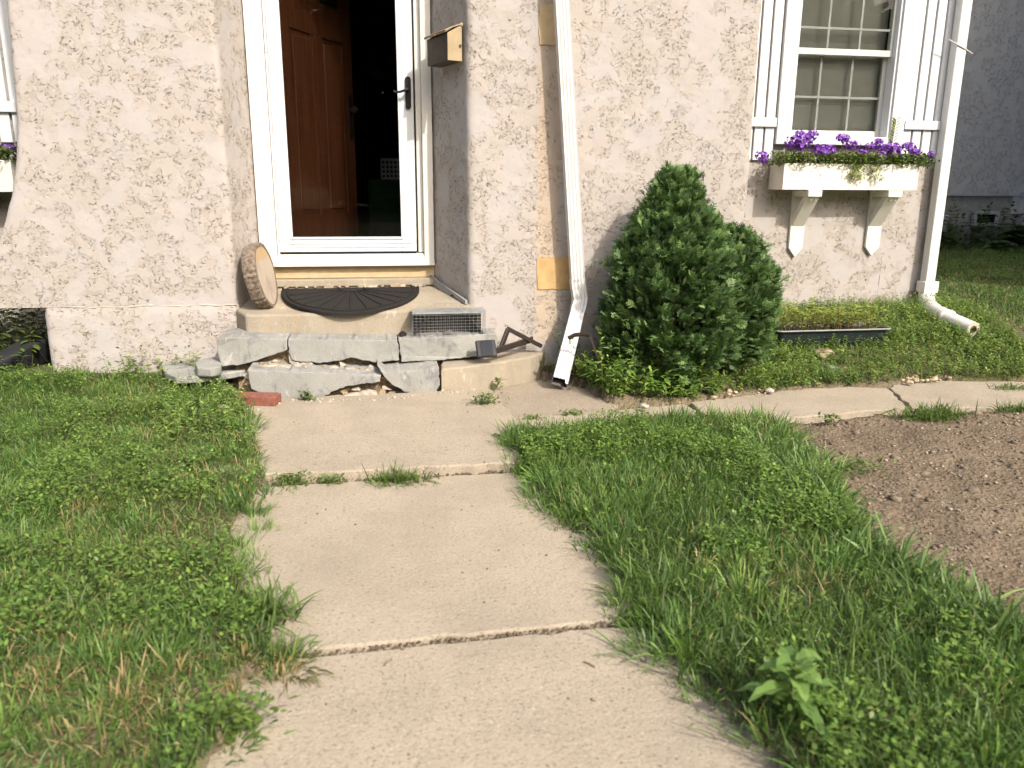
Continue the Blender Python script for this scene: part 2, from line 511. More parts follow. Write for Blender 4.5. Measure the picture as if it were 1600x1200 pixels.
def nrm(a): return a/np.maximum(np.linalg.norm(a, axis=1, keepdims=True), 1e-9)
GRASS = [(0, .8), (.35, 1), (.7, .7), (1, .06)]
LEAF = [(0, .12), (.22, .8), (.5, 1), (.78, .62), (1, .05)]
LANCE = [(0, .1), (.3, 1), (.65, .7), (1, .04)]
ROUND = [(0, .3), (.35, 1), (.75, .9), (1, .25)]
def ribbons(P, D, Sd, L, Wd, prof, droop, col, colvar=0.0):
    """one bent ribbon per row: returns V, F, colour"""
    N = len(P); K = len(prof)
    D = nrm(D); Sd = nrm(Sd-D*np.sum(D*Sd, 1, keepdims=True))
    V = np.zeros((N, K, 2, 3)); Cc = np.zeros((N, K, 2, 3))
    L = np.asarray(L).reshape(-1, 1)*np.ones((N, 1)); Wd = np.asarray(Wd).reshape(-1, 1)*np.ones((N, 1)); droop = np.asarray(droop).reshape(-1, 1)*np.ones((N, 1))
    for i, (t, ww) in enumerate(prof):
        c = P+D*L*t
        c = c-np.array([0, 0, 1.0])*(droop*L*t*t)
        V[:, i, 0] = c-Sd*Wd*ww*.5
        V[:, i, 1] = c+Sd*Wd*ww*.5
        Cc[:, i, :] = (col*(1+colvar*(t-.5)))[:, None, :]
    base = np.arange(N)[:, None]*(K*2)
    F = []
    for i in range(K-1):
        F.append(np.concatenate([base+2*i, base+2*i+1, base+2*i+3, base+2*i+2], 1))
    return V.reshape(-1, 3), np.concatenate(F, 0), Cc.reshape(-1, 3)
class Leaves:
    def __init__(s): s.V = []; s.F = []; s.C = []; s.n = 0
    def add(s, *a, **k):
        V, F, Cc = ribbons(*a, **k)
        s.V.append(V); s.F.append(F+s.n); s.C.append(Cc); s.n += len(V)
    def build(s, name, m, parent=None):
        return npmesh(name, np.concatenate(s.V), np.concatenate(s.F), m, parent, np.concatenate(s.C))
def pick(N, cols, wts=None, var=.15):
    c = np.array(cols); i = RNG.choice(len(c), N, p=None if wts is None else np.array(wts)/sum(wts))
    return c[i]*(1+RNG.normal(0, var, (N, 1)).clip(-.4, .5))
def rdir(N, tilt, spread=0.0):
    """mostly upward directions leaning by about tilt"""
    a = RNG.uniform(0, 2*pi, N); t = np.abs(RNG.normal(tilt, max(spread, 1e-6), N))
    return np.stack([np.sin(t)*np.cos(a), np.sin(t)*np.sin(a), np.cos(t)], 1), a
def side_of(a, jit=.4):
    b = a+pi/2+RNG.normal(0, jit, len(a))
    return np.stack([np.cos(b), np.sin(b), np.zeros(len(a))], 1)

# ------------------------------------------------------------------ ground
left_edge_px = [(300, 1260), (340, 1200), (378, 1155), (345, 1100), (405, 1062), (448, 1030), (405, 965), (378, 905), (372, 830), (395, 792), (424, 752), (408, 700), (396, 650), (392, 633)]
right_edge_px = [(742, 612), (772, 640), (790, 660), (792, 688), (825, 745), (875, 808), (945, 860), (985, 940), (1000, 975), (1062, 1035), (1130, 1105), (1195, 1180), (1230, 1260)]
WALKVIS = [G(*p) for p in left_edge_px]+[G(*p) for p in right_edge_px]
WALKVIS = [Vector((p.x-.02 if p.x < 0 else p.x+.0, p.y, 0)) for p in WALKVIS]
WALKVIS = [Vector((-.45, .3, 0))]+WALKVIS+[Vector((.85, .3, 0))]
path_top = [(748, 612), (860, 596), (905, 605), (950, 632), (1065, 634), (1110, 628), (1200, 618), (1330, 608), (1400, 604), (1480, 598), (1600, 597), (1750, 592)]
path_bot = [(1750, 640), (1600, 641), (1500, 645), (1420, 645), (1330, 656), (1215, 664), (1180, 664), (1090, 664), (1000, 670), (880, 682), (800, 690)]
PATHVIS = [G(*p) for p in path_top]+[G(*p) for p in path_bot]
DIRT = [G(*p) for p in [(1195, 664), (1330, 655), (1420, 645), (1600, 640), (1760, 640), (1760, 1060), (1640, 1005), (1540, 955), (1440, 900), (1350, 840), (1300, 772), (1265, 712)]]
RLAWN = [G(*p) for p in [(792, 686), (880, 680), (1000, 668), (1090, 660), (1190, 655), (1205, 668), (1265, 715), (1298, 775), (1350, 845), (1440, 905), (1540, 960), (1640, 1010), (1760, 1065)]]+[Vector((2.2, .5, 0)), Vector((.85, .5, 0))]+[G(*p) for p in right_edge_px[::-1][1:-3]]

def ground_z(x, y, raw=False):
    x = np.asarray(x, float); y = np.asarray(y, float)
    z = .03+.02*(fbm(x*1.7, y*1.7, 3)-.5)*2
    z = z+np.where(x < -.7, .04*smooth((y-3.9)/.8), 0)*1.0
    rb = smooth((x-.75)/.5)
    z = z+rb*(.17*smooth((y-3.95)/1.6)+.06*smooth((y-5.5)/3.0))
    if raw: return z
    far = (np.abs(x) > 9) | (y > 14) | (y < -2)
    vis = inpoly(x, y, WALKVIS) | inpoly(x, y, PATHVIS)
    d = inpoly(x, y, DIRT)
    z = np.where(d, z-.03+.018*(fbm(x*11, y*11, 9)-.5)*2, z)
    z = np.where(vis, -.05, z)
    steps = (x > -.82) & (x < .92) & (y > 4.2) & (y < 6.5)
    z = np.where(steps, -.05, z)
    return z
xs = np.concatenate([[-400, -120, -50, -25, -14, -9, -7], np.arange(-5.6, 5.2, .03), np.arange(5.4, 13, .3), [15, 20, 30, 60, 150, 400]])
ys = np.concatenate([[-400, -120, -60, -30, -15, -7, -3, -1, 0], np.arange(.4, 6.6, .03), np.arange(6.8, 14, .3), [16, 20, 30, 60, 150, 400]])
GX, GY = np.meshgrid(xs, ys)
GZ = ground_z(GX, GY)
nx, ny = len(xs), len(ys)
idx = np.arange(nx*ny).reshape(ny, nx)
F = np.stack([idx[:-1, :-1].ravel(), idx[:-1, 1:].ravel(), idx[1:, 1:].ravel(), idx[1:, :-1].ravel()], 1)
dm = inpoly(GX, GY, DIRT)
bed = (GX > .6) & (GX < 3.4) & (GY > 3.8) & (GY < 5.8)
green = np.where(dm, 0, np.where(bed, .15, .55+.5*(fbm(GX*5, GY*5, 2)-.5)))
near_walk = inpoly(GX-.07, GY, WALKVIS) | inpoly(GX+.07, GY, WALKVIS)
green = np.where(near_walk, .05, green)
gnd = npmesh('ground', np.stack([GX.ravel(), GY.ravel(), GZ.ravel()], 1), F, M['ground'], smooth_=True, attr=('green', green.ravel().clip(0, 1)))
gnd['kind'] = 'structure'

# ------------------------------------------------------------------ paving
walkway = bpy.data.objects.new('walkway', None); C.objects.link(walkway); walkway['kind'] = 'structure'
def rough_loop(pts, amp, step=.05, seed=0):
    out = []; n = len(pts); rr = random.Random(seed)
    for i in range(n):
        a = Vector(pts[i]); b = Vector(pts[(i+1) % n]); d = (b-a); k = max(1, int(d.length/step))
        nr = Vector((d.y, -d.x, 0)).normalized()
        for j in range(k):
            o = 0 if j == 0 else rr.gauss(0, amp)
            out.append(a+d*(j/k)+nr*o)
    return out
def slab(pts, top, thick, m, amp=.004, seed=0, tilt=(0, 0)):
    c = sum((Vector((p[0], p[1], 0)) for p in pts), Vector())/len(pts)
    lp = rough_loop([(p[0], p[1], 0) for p in pts], amp, .05, seed)
    lp = [Vector((p.x, p.y, top-thick)) for p in lp]
    b = MB().prism(lp, (0, 0, thick))
    for v in b.v:
        if v.z > top-thick*.5: v.z += (v.x-c.x)*tilt[0]+(v.y-c.y)*tilt[1]
    o = b.build('concrete_slab', m, walkway, bevel=.006, seg=2)
    return o
slab([(-.68, 3.03), (-.2, 3.015), (.2, 3.02), (.66, 3.03), (.585, 4.22), (-.66, 4.16)], .03, .12, M['walk'], .006, 1, (0, .004))
slab([(-.66, 1.80), (.74, 1.835), (.66, 2.985), (-.68, 2.96)], .0, .1, M['walk'], .003, 2)
slab([(-.66, .2), (.9, .2), (.76, 1.80), (-.66, 1.765)], .002, .1, M['walk'], .003, 3)
def gx(p, z=0): q = G(p[0], p[1], z); return (q.x, q.y)
slab([gx((790, 655)), gx((868, 650)), gx((952, 643)), (1.35, 4.05), (1.2, 4.5), (.6, 4.5), gx((748, 612))], .004, .1, M['walk_old'], .006, 4)
slab([gx((800, 690)), gx((1112, 668)), gx((1108, 655)), gx((1068, 634)), gx((955, 645)), gx((790, 660))], .012, .1, M['walk'], .005, 5)
slab([gx((1118, 668)), gx((1215, 660)), gx((1418, 641)), gx((1385, 611)), gx((1330, 609)), gx((1250, 612)), gx((1078, 633))], .018, .12, M['walk'], .006, 6)
slab([gx((1424, 640)), gx((1600, 640)), gx((1640, 600)), gx((1480, 598)), gx((1400, 600)), gx((1390, 609))], .012, .1, M['walk'], .006, 7)
slab([gx((1606, 642)), gx((1900, 636)), gx((1900, 590)), gx((1644, 598))], .010, .1, M['walk'], .006, 8)

# ------------------------------------------------------------------ house
YR, YL, YD, YM = 4.62, 4.72, 5.10, 5.75      # right front, left front, door, main wall
house = thing('house', 'cream stucco house with white framed entry, storm door and shuttered windows', 'house')
xrc = W(733.2, 300, YR).x                      # right reveal corner
xri = W(677, 380, YD).x                        # right reveal inner
xend = (W(1192, 0, YR).x+W(1168, 330, YR).x)/2
xlc = W(356, 300, YL).x
xli = W(406, 370, YD).x
xbl = W(76, 540, YL).x                          # left end of entry block
def wall_path(path, name, m, z0, z1, step=.02, amp=.004, ledge=None, parent=house, zstep=.02, warp=None):
    """plaster skin: plan path (list of (x,y)) swept upward, corners rounded, surface slightly uneven"""
    P = []
    for i in range(len(path)-1):
        a = np.array(path[i]); b = np.array(path[i+1]); L = np.linalg.norm(b-a); k = max(2, int(L/step))
        for j in range(k): P.append(a+(b-a)*j/k)
    P.append(np.array(path[-1])); P = np.array(P)
    Q = P.copy()
    for _ in range(2): Q[1:-1] = .25*Q[:-2]+.5*Q[1:-1]+.25*Q[2:]
    P = Q
    T = np.gradient(P, axis=0); T /= np.linalg.norm(T, axis=1, keepdims=True)
    Nn = np.stack([T[:, 1], -T[:, 0]], 1)
    s = np.concatenate([[0], np.cumsum(np.linalg.norm(np.diff(P, axis=0), axis=1))])
    zs = np.linspace(z0, z1, max(2, int((z1-z0)/zstep)+1))
    SS, ZZ = np.meshgrid(s, zs)
    d = (fbm(SS*3+11, ZZ*3, 21)-.5)*2*amp*1.2+(fbm(SS*18, ZZ*18, 33, 2)-.5)*2*amp*.6
    if ledge is not None:
        zl = ledge+.012*(fbm(SS*2.5, SS*0, 4)-.5)*2
        d = d+.007*smooth((zl-ZZ)/.05)
    X = P[None, :, 0]+Nn[None, :, 0]*d; Y = P[None, :, 1]+Nn[None, :, 1]*d
    if warp is not None: X = warp(X, ZZ)
    V = np.stack([X.ravel(), Y.ravel(), ZZ.ravel()], 1)
    a, b = ZZ.shape; ii = np.arange(a*b).reshape(a, b)
    Fq = np.stack([ii[:-1, :-1].ravel(), ii[:-1, 1:].ravel(), ii[1:, 1:].ravel(), ii[1:, :-1].ravel()], 1)
    return npmesh(name, V, Fq, m, parent, smooth_=True)
TOP = 3.6
# right pier of the entry: reveal, front, right return
wall_path([(xri, YD+.3), (xri, YD), (xrc, YR), (xend, YR), (xend, YM+.1)], 'stucco_wall', M['stucco_stain'], -.15, TOP)
# left pier: its upper part flares out to the left in a swoop, below that the block stops short
zledge = W(250, 478, YL).z
wz = W(50, 481, YL).z
edge = [W(x, y, YL) for x, y in [(6, -160), (8, 0), (14, 60), (20, 130), (25, 190), (23, 250), (15, 310), (4, 352), (-12, 385), (-40, 420), (-75, 450), (-110, 481), (-112, 600)]]
ez = np.array([p.z for p in edge[::-1]]); ex_ = np.array([p.x for p in edge[::-1]])
def flare(X, Zv):
    XL = np.interp(Zv, ez, ex_)
    return np.where(X < xlc, xlc-(xlc-X)*(xlc-XL)/(xlc-xbl), X)
wall_path([(xbl, YL+.24), (xbl, YL), (xlc, YL), (xli, YD), (xli, YD+.3)], 'stucco_wall', M['stucco'], wz, TOP, ledge=zledge, warp=flare)
wall_path([(xbl, YM+.1), (xbl, YL), (xlc, YL), (xli, YD), (xli, YD+.3)], 'stucco_wall', M['stucco'], -.15, wz, ledge=zledge)
MB().box((edge[-2].x+.01, YL+.012, wz+.001), (xbl+.02, YL+.24, wz+.03)).build('swoop_soffit', M['stucco'], house)
# pale mortar line on the ledge
mb = MB()
pts = []
for i in range(46):
    t = i/45; x = xbl+.12+(xlc-xbl-.12)*t
    pts.append(Vector((x, YL+.0015+.002*math.sin(i*1.7), zledge-.002+.012*(vnoise(np.array([i*.3]), np.array([1.0]), 3)[0]-.5))))
mb.tube(pts, [.0025+.005*random.random() for _ in pts], 6)
mb.build('mortar_ridge', M['cream'], house, smooth_=True)
# header with the arched opening of the entry
XA0, XA1 = xlc+.004, xrc-.004
arch = []
cx, ra = (XA0+XA1)/2, (XA1-XA0)/2
zc0, zc1 = 2.55, 3.12
for i in range(25):
    a = pi*i/24
    arch.append(Vector((cx-ra*cos(a), YR+.12, zc0+(zc1-zc0)*sin(a))))
loop = arch+[Vector((XA1, YR+.12, TOP)), Vector((XA0, YR+.12, TOP))]
MB().prism(loop, (0, .3, 0)).build('arch_header', M['stucco'], house)
# main wall behind, with the right corner, and its left stretch
xcorner = W(1474, 330, YM).x+.01
wl = [W(1243, 100, YM).x, W(1394, 100, YM).x]     # right window opening
wzb, wzt = W(1300, 214, YM).z, 2.75
def main_wall(x0, x1, z0, z1): return wall_path([(x0, YM), (x1, YM)], 'stucco_wall', M['stucco'], z0, z1, zstep=.03)
main_wall(xend-.2, wl[0]-.1, -.15, TOP)
main_wall(wl[0]-.1, wl[1]+.1, -.15, wzb-.03)
wall_path([(wl[1]+.1, YM), (xcorner, YM), (xcorner, YM+6)], 'stucco_wall', M['stucco'], -.15, TOP, step=.05, zstep=.05)
main_wall(-7.0, xbl+.3, -.15, TOP)
MB().box((-7, YM-.05, TOP), (xcorner, YM+6, TOP+.15)).box((xbl-.02, YR-.02, TOP+.002), (xend+.02, YM-.051, TOP+.152)).build('roof_deck', M['interior'], house)

# tan plaster patches on the right pier
def wall_patch(px0, py0, px1, py1, m, skew=0):
    a = W(px0, py0, YR); b = W(px1, py0+skew, YR); c = W(px1-1, py1, YR); d = W(px0+1, py1, YR)
    pts = rough_loop([(p.x, p.z, 0) for p in (a, b, c, d)], .0022, .03, int(px0))
    MB().prism([Vector((p.x, YR+.02, p.y)) for p in pts], (0, -.0255, 0)).build('plaster_patch', m, house)
wall_patch(842, 8, 890, 70, M['tan_plaster_pale'])
wall_patch(839, 403, 896, 452, M['tan_plaster'], -2)

# ---- door frame, storm door, inner door
def dX(px, py=380): return W(px, py, YD).x
zs_ = W(545, 393, YD).z            # bottom of the storm door
zfb = W(545, 415, YD).z            # bottom of the white frame
ZT = 2.78
fr = MB()
xl0, xl1 = dX(408, 400), dX(434, 390)
xr0, xr1 = dX(654, 390), dX(678, 400)
fr.box((xl0, YD-.045, zfb), (xl1, YD+.12, ZT)).box((xr0+.035, YD-.045, zfb), (xr1, YD+.12, ZT)).box((xr0, YD-.005, zfb+.08), (xr0+.035, YD+.12, ZT))
fr.box((xl1, YD-.045, ZT-.1), (xr0, YD+.12, ZT))
fr.build('door_frame', M['white_trim'], house, bevel=.004, seg=2)
sill = MB()
sill.add([(xl1, YD-.050, zfb), (xr0+.035, YD-.050, zfb), (xr0+.035, YD-.044, zs_-.035), (xl1, YD-.044, zs_-.035), (xl1, YD-.01, zs_-.012), (xr0+.035, YD-.01, zs_-.012), (xl1, YD+.12, zs_-.012), (xr0+.035, YD+.12, zs_-.012), (xl1, YD+.12, zfb), (xr0+.035, YD+.12, zfb)],
         [(0,1,2,3), (3,2,5,4), (4,5,7,6), (6,7,9,8), (8,9,1,0), (0,3,4,6,8), (1,9,7,5,2)])
sill.build('door_sill', M['white_trim'], house, bevel=.003)
sd = bpy.data.objects.new('storm_door', None); C.objects.link(sd); sd.parent = house
xa, xb = dX(438, 385), dX(651, 385)
ga, gb = dX(457.5, 369), dX(627.5, 369)
zg = W(545, 370, YD).z
ydf = YD-.022
sf = MB()
sf.box((xa, ydf, zs_), (ga, YD+.02, ZT-.105)).box((gb, ydf, zs_), (xb, YD+.02, ZT-.105)).box((ga, ydf, zs_), (gb, YD+.02, zg)).box((ga, ydf, ZT-.2), (gb, YD+.02, ZT-.105))
sf.build('frame', M['white'], sd, bevel=.004, seg=2)
bd = MB()       # glazing bead and kick profile
bd.box((ga-.012, ydf-.006, zg-.014), (gb+.012, ydf+.003, zg+.001)).box((ga-.012, ydf-.006, zg+.001), (ga+.002, ydf+.003, ZT-.19)).box((gb-.002, ydf-.006, zg+.001), (gb+.012, ydf+.003, ZT-.19))
bd.build('glazing_bead', M['white'], sd, bevel=.002)
kk = MB().box((xa+.03, ydf-.004, zs_+.028), (xb-.03, ydf+.003, zs_+.034)).box((xa+.03, ydf-.004, zs_+.05), (xb-.03, ydf+.003, zs_+.055))
kk.build('kick_rib', M['white'], sd)
MB().box((xa+.002, ydf+.006, zs_-.012), (xb-.002, YD+.01, zs_)).build('door_sweep', M['black'], sd)
MB().box((ga-.005, YD-.004, zg-.005), (gb+.005, YD+.001, ZT-.19)).build('glass_pane', M['glass'], sd)
hg = MB()
hx = xa-.007
for z0, z1 in ((zs_-.03, zs_+.559), (zs_+.562, zs_+1.139), (zs_+1.142, ZT-.11)):
    hg.tube([(hx, ydf-.006, z0), (hx, ydf-.006, z1)], .007, 8)
hg.build('hinge', M['white'], sd, smooth_=False)
# handle
hp = MB()
c0 = W(636, 124, ydf-.01); c1 = W(639.5, 166, ydf-.01)
xm = (c0.x+c1.x)/2
ell = [Vector((xm+.017*cos(a), ydf-.001, (c0.z if sin(a) >= 0 else c1.z)+.017*sin(a))) for a in [2*pi*i/24 for i in range(24)]]
hp.prism(ell, (0, -.012, 0))
hz = W(637, 141, ydf).z
hp.tube([(xm, ydf-.005, hz), (xm-.004, ydf-.05, hz+.002), (xm-.02, ydf-.056, hz-.006), (xm-.05, ydf-.054, hz-.016), (xm-.075, ydf-.052, hz-.017), (xm-.088, ydf-.052, hz-.012)], [.010, .009, .008, .007, .007, .006], 8)
hp.build('handle', M['black'], sd, smooth_=False)
# inner door, swung open
idr = bpy.data.objects.new('inner_door', None); C.objects.link(idr); idr.parent = house
th = radians(61)
HX, HY = ga-.03, YD+.14
dv = Vector((cos(th), sin(th), 0)); nv = Vector((sin(th), -cos(th), 0))
def dp(s, z, n): return Vector((HX, HY, 0))+dv*s+nv*n+Vector((0, 0, z))
def dbox(mb, s0, s1, z0, z1, n0, n1):
    return mb.add([dp(s0, z0, n0), dp(s1, z0, n0), dp(s1, z0, n1), dp(s0, z0, n1), dp(s0, z1, n0), dp(s1, z1, n0), dp(s1, z1, n1), dp(s0, z1, n1)],
                  [(0,3,2,1),(4,5,6,7),(0,1,5,4),(1,2,6,5),(2,3,7,6),(3,0,4,7)])
zi = zs_-.01
WD = .84
core = dbox(MB(), 0, WD, zi, ZT-.1, -.045, -.012)
core.build('door_core', M['innerdoor'], idr)
st = MB()
for s0, s1 in ((0, .12), (.375, .465), (.72, WD)): dbox(st, s0, s1, zi, ZT-.1, -.012, 0)
for z0, z1 in ((zi, zi+.22), (zi+1.34, zi+1.45)):
    for s0, s1 in ((.12, .375), (.465, .72)): dbox(st, s0, s1, z0, z1, -.012, -.0005)
st.build('rail', M['innerdoor'], idr)
for s0, s1 in ((.12, .375), (.465, .72)):
    dbox(MB(), s0+.035, s1-.035, zi+.255, zi+1.305, -.012, -.003).build('panel', M['innerdoor'], idr, bevel=.004)
dl = MB(); dbox(dl, WD-.065, WD-.025, zi+.72, zi+1.02, 0, .006); dl.tube([dp(WD-.045, zi+.92, .006), dp(WD-.045, zi+.92, .05)], .012, 8)
dl.tube([dp(WD-.045, zi+.92, .045), dp(WD-.075, zi+.92, .05)], .022, 10)
dl.build('lock_plate', M['bronze'], idr)
gd = MB()
for s0, s1, z in ((.14, .35, zi+1.55), (.49, .70, zi+1.55)): dbox(gd, s0, s1, z, z+.32, -.0118, -.006)
gd.build('door_light', M['black'], idr)
# dark hall behind
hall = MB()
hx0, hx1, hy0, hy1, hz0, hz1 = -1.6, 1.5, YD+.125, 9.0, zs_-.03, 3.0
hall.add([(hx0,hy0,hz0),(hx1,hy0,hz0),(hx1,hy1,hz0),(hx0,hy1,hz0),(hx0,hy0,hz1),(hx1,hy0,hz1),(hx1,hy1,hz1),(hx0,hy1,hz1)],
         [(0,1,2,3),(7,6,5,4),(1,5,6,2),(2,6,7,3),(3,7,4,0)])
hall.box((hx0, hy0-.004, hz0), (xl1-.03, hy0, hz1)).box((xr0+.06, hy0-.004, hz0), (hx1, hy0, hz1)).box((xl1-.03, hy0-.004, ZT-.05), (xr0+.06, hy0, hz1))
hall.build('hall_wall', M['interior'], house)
# under the door: brick course, ledge, crumbling mortar
zb1, zb2 = W(545, 434, YD+.02).z, W(545, 446, YD).z
MB().box((xli-.01, YD+.0, zb1), (xri+.05, YD+.3, zfb+.002)).build('threshold_course', M['tan_plaster_pale'], house, bevel=.004, rough=.003, sub=3)
MB().box((xli-.01, YD-.05, zb2), (xri+.04, YD+.3, zb1-.001)).build('threshold_ledge', M['step_warm'], house, bevel=.008, seg=2, rough=.003, sub=3)

# ---- right window with its shutters
YW = YM-.02
win = bpy.data.objects.new('window', None); C.objects.link(win); win.parent = house
cs = MB()
x0, x1 = wl
cw = .125
cs.box((x0-cw, YW-.03, wzb-.06), (x0-.018, YM+.05, wzt)).box((x1+.018, YW-.03, wzb-.06), (x1+cw, YM+.05, wzt))
cs.box((x0-.018, YW-.012, wzb-.06), (x0, YM+.09, wzt)).box((x1, YW-.012, wzb-.06), (x1+.018, YM+.09, wzt))
cs.box((x0-cw, YW-.03, wzt), (x1+cw, YM+.05, wzt+.13)).box((x0, YW-.04, wzb-.06), (x1, YM+.09, wzb))
cs.build('casing', M['white'], win, bevel=.004, seg=2)
zr0, zr1 = W(1320, 87, YM+.02).z, W(1320, 77, YM+.02).z
sa = MB()
sa.box((x0, YM+.01, zr0), (x1, YM+.055, zr1)).box((x0, YM+.01, zr1), (x0+.022, YM+.055, wzt)).box((x1-.022, YM+.01, zr1), (x1, YM+.055, wzt))
sa.box((x0, YM+.06, wzb), (x0+.03, YM+.085, zr0)).box((x1-.035, YM+.06, wzb), (x1, YM+.085, zr0)).box((x0+.03, YM+.06, wzb), (x1-.035, YM+.085, wzb+.05))
sa.build('sash', M['sash'], win, bevel=.002)
def mun(mb, y, a, b, vertical, w=.016):
    if vertical: mb.box((a-w/2, y, b[0]), (a+w/2, y+.006, b[1]))
    else: mb.box((b[0], y-.0015, a-w/2), (b[1], y+.0075, a+w/2))
wd = x1-x0
mt = MB()
ya = YM+.030
for t in (.33, .66): mun(mt, ya, x0+wd*t, (zr1, wzt), True)
mun(mt, ya, zr1+.46*(wzt-zr1)*.48, (x0+.022, x1-.022), False)
yb = YM+.068
for t in (.30, .64): mun(mt, yb, x0+(wd-.03)*t+.02, (wzb+.05, zr0), True)
mun(mt, yb, wzb+.5*(zr0-wzb), (x0+.03, x1-.035), False)
mt.build('grille', M['muntin'], win)
MB().box((x0, YM+.022, zr1), (x1, YM+.026, wzt)).box((x0, YM+.0605, wzb), (x1, YM+.064, zr0)).build('glass_pane', M['winglass'], win)
bl = MB()
zz = wzb
while zz < wzt:
    bl.add([(x0, YM+.125, zz), (x1, YM+.125, zz), (x1, YM+.105, zz+.024), (x0, YM+.105, zz+.024)], [(0, 1, 2, 3)]); zz += .021
bl = bl.build('blind', M['blind'], win); bl['kind'] = 'stuff'
MB().box((x0-.3, YM+.2, wzb-.3), (x1+.3, YM+.25, wzt+.3)).build('backing', M['interior'], win)
def shutter(xs0, n, pitch, w, zb, zt, y, rails):
    sh = bpy.data.objects.new('shutter', None); C.objects.link(sh); sh.parent = house
    for i in range(n):
        a = xs0+i*pitch
        MB().box((a, y-.022, zb-random.uniform(0, .006)), (a+w, y, zt)).build('slat', M['white'], sh, bevel=.003)
    for z0, z1 in rails:
        MB().box((xs0-.004, y-.044, z0), (xs0+(n-1)*pitch+w+.004, y-.0225, z1)).build('rail', M['white'], sh, bevel=.003)
    return sh
zsb = W(1200, 250, YM).z
zra, zrb = W(1445, 203, YM-.04).z, W(1445, 189, YM-.04).z
sxr = x1+cw+.012
sw = (W(1484, 100, YM).x-sxr)
shutter(sxr, 4, sw/4, sw/4-.016, zsb, 2.8, YM-.006, [(zra, zrb), (2.68, 2.75)])
shutter(x0-cw-.012-sw+.016, 4, sw/4, sw/4-.016, zsb, 2.8, YM-.006, [(zra, zrb), (2.68, 2.75)])
# left window (only its shutter shows)
sxl = W(48, 100, YM-.03).x
shutter(sxl-sw+.016, 4, sw/4, sw/4-.016, W(0, 222, YM).z, 2.8, YM-.006, [(zra, zrb), (2.68, 2.75)])
lw = bpy.data.objects.new('window', None); C.objects.link(lw); lw.parent = house
lx1 = sxl-sw-.14; lx0 = lx1-wd
MB().box((lx1, YW-.03, wzb-.06), (lx1+.125, YM+.02, wzt)).box((lx0-.125, YW-.03, wzb-.06), (lx0, YM+.02, wzt)).box((lx0, YW-.03, wzb-.06), (lx1, YM+.02, wzb)).build('casing', M['white'], lw)
MB().box((lx0, YW-.004, wzb), (lx1, YW, wzt)).build('glass_pane', M['solar'], lw)
mt = MB()
for t in (.33, .66): mun(mt, YW-.012, lx0+wd*t, (wzb, wzt), True)
mun(mt, YW-.012, wzb+.4, (lx0, lx1), False)
mt.build('grille', M['muntin'], lw)

# ------------------------------------------------------------------ front steps
steps = thing('front_steps', 'cracked grey concrete front steps with broken curved treads below the storm door', 'steps')
def face_piece(name, px, Yf, depth, m, topz=None, bevel=.0045, rough=0, parent=steps):
    """broken slab: outline of its front face met with the step's front, carried back into the step"""
    n = len(px); rj = random.Random(int(px[0][0]*7+px[0][1]))
    A = [W(x, y, Yf(x)) for x, y in px]
    # densify
    P = []
    for i in range(n):
        a, b = A[i], A[(i+1) % n]; k = max(1, int((b-a).length/.016))
        for j in range(k):
            q = a+(b-a)*(j/k); g = 0 if j == 0 else rj.gauss(0, .0022)
            P.append(q+Vector((g, 0, rj.gauss(0, .0022) if j else 0)))
    return MB().prism(P, (0, depth, 0)).build(name, m, parent, bevel=bevel, seg=2, rough=rough)
def plan_piece(name, px, z, thick, m, bevel=.01, rough=0, parent=steps, tilt=0):
    A = [G(x, y, z) for x, y in px]
    P = rough_loop([(p.x, p.y, 0) for p in A], .003, .04, int(px[0][0]))
    P = [Vector((p.x, p.y, z-thick)) for p in P]
    b = MB().prism(P, (0, 0, thick))
    return b.build(name, m, parent, bevel=bevel, seg=2, rough=rough)
Y1 = lambda x: 4.20
Y2 = lambda x: 4.375+max(0, (352-x)/14)**2*.012
face_piece('step_slab', [(386, 578), (440, 580), (520, 583), (596, 586), (594, 597), (545, 603), (522, 611), (505, 621), (470, 625), (425, 625), (408, 617), (392, 608)], Y1, .30, M['step'])
face_piece('step_slab', [(589, 571), (601, 582), (640, 579), (686, 574), (687, 603), (678, 617), (652, 617), (630, 612), (612, 601), (601, 590)], Y1, .28, M['step'])
plan_piece('step_slab', [(689, 577), (740, 571), (790, 564), (830, 557), (848, 551), (853, 545), (851, 539), (800, 540), (690, 555)], W(689, 577, 4.2).z, .24, M['step_warm'])
face_piece('step_slab', [(338, 531), (352, 528), (449, 529), (449, 547), (430, 554), (405, 562), (381, 569), (346, 573), (340, 552)], Y2, .30, M['step'])
face_piece('step_slab', [(450.5, 529), (540, 531), (621, 531), (624, 563), (586, 567), (562, 562), (547, 559), (530, 564), (500, 568), (486, 565), (470, 566), (456, 562), (450.5, 550)], Y2, .32, M['step'])
face_piece('step_slab', [(622.5, 530), (700, 527), (772, 521), (778, 524), (778, 546), (745, 557), (690, 563), (627, 566)], lambda x: 4.375+max(0, (x-690)/90)**2*.07, .30, M['step'])
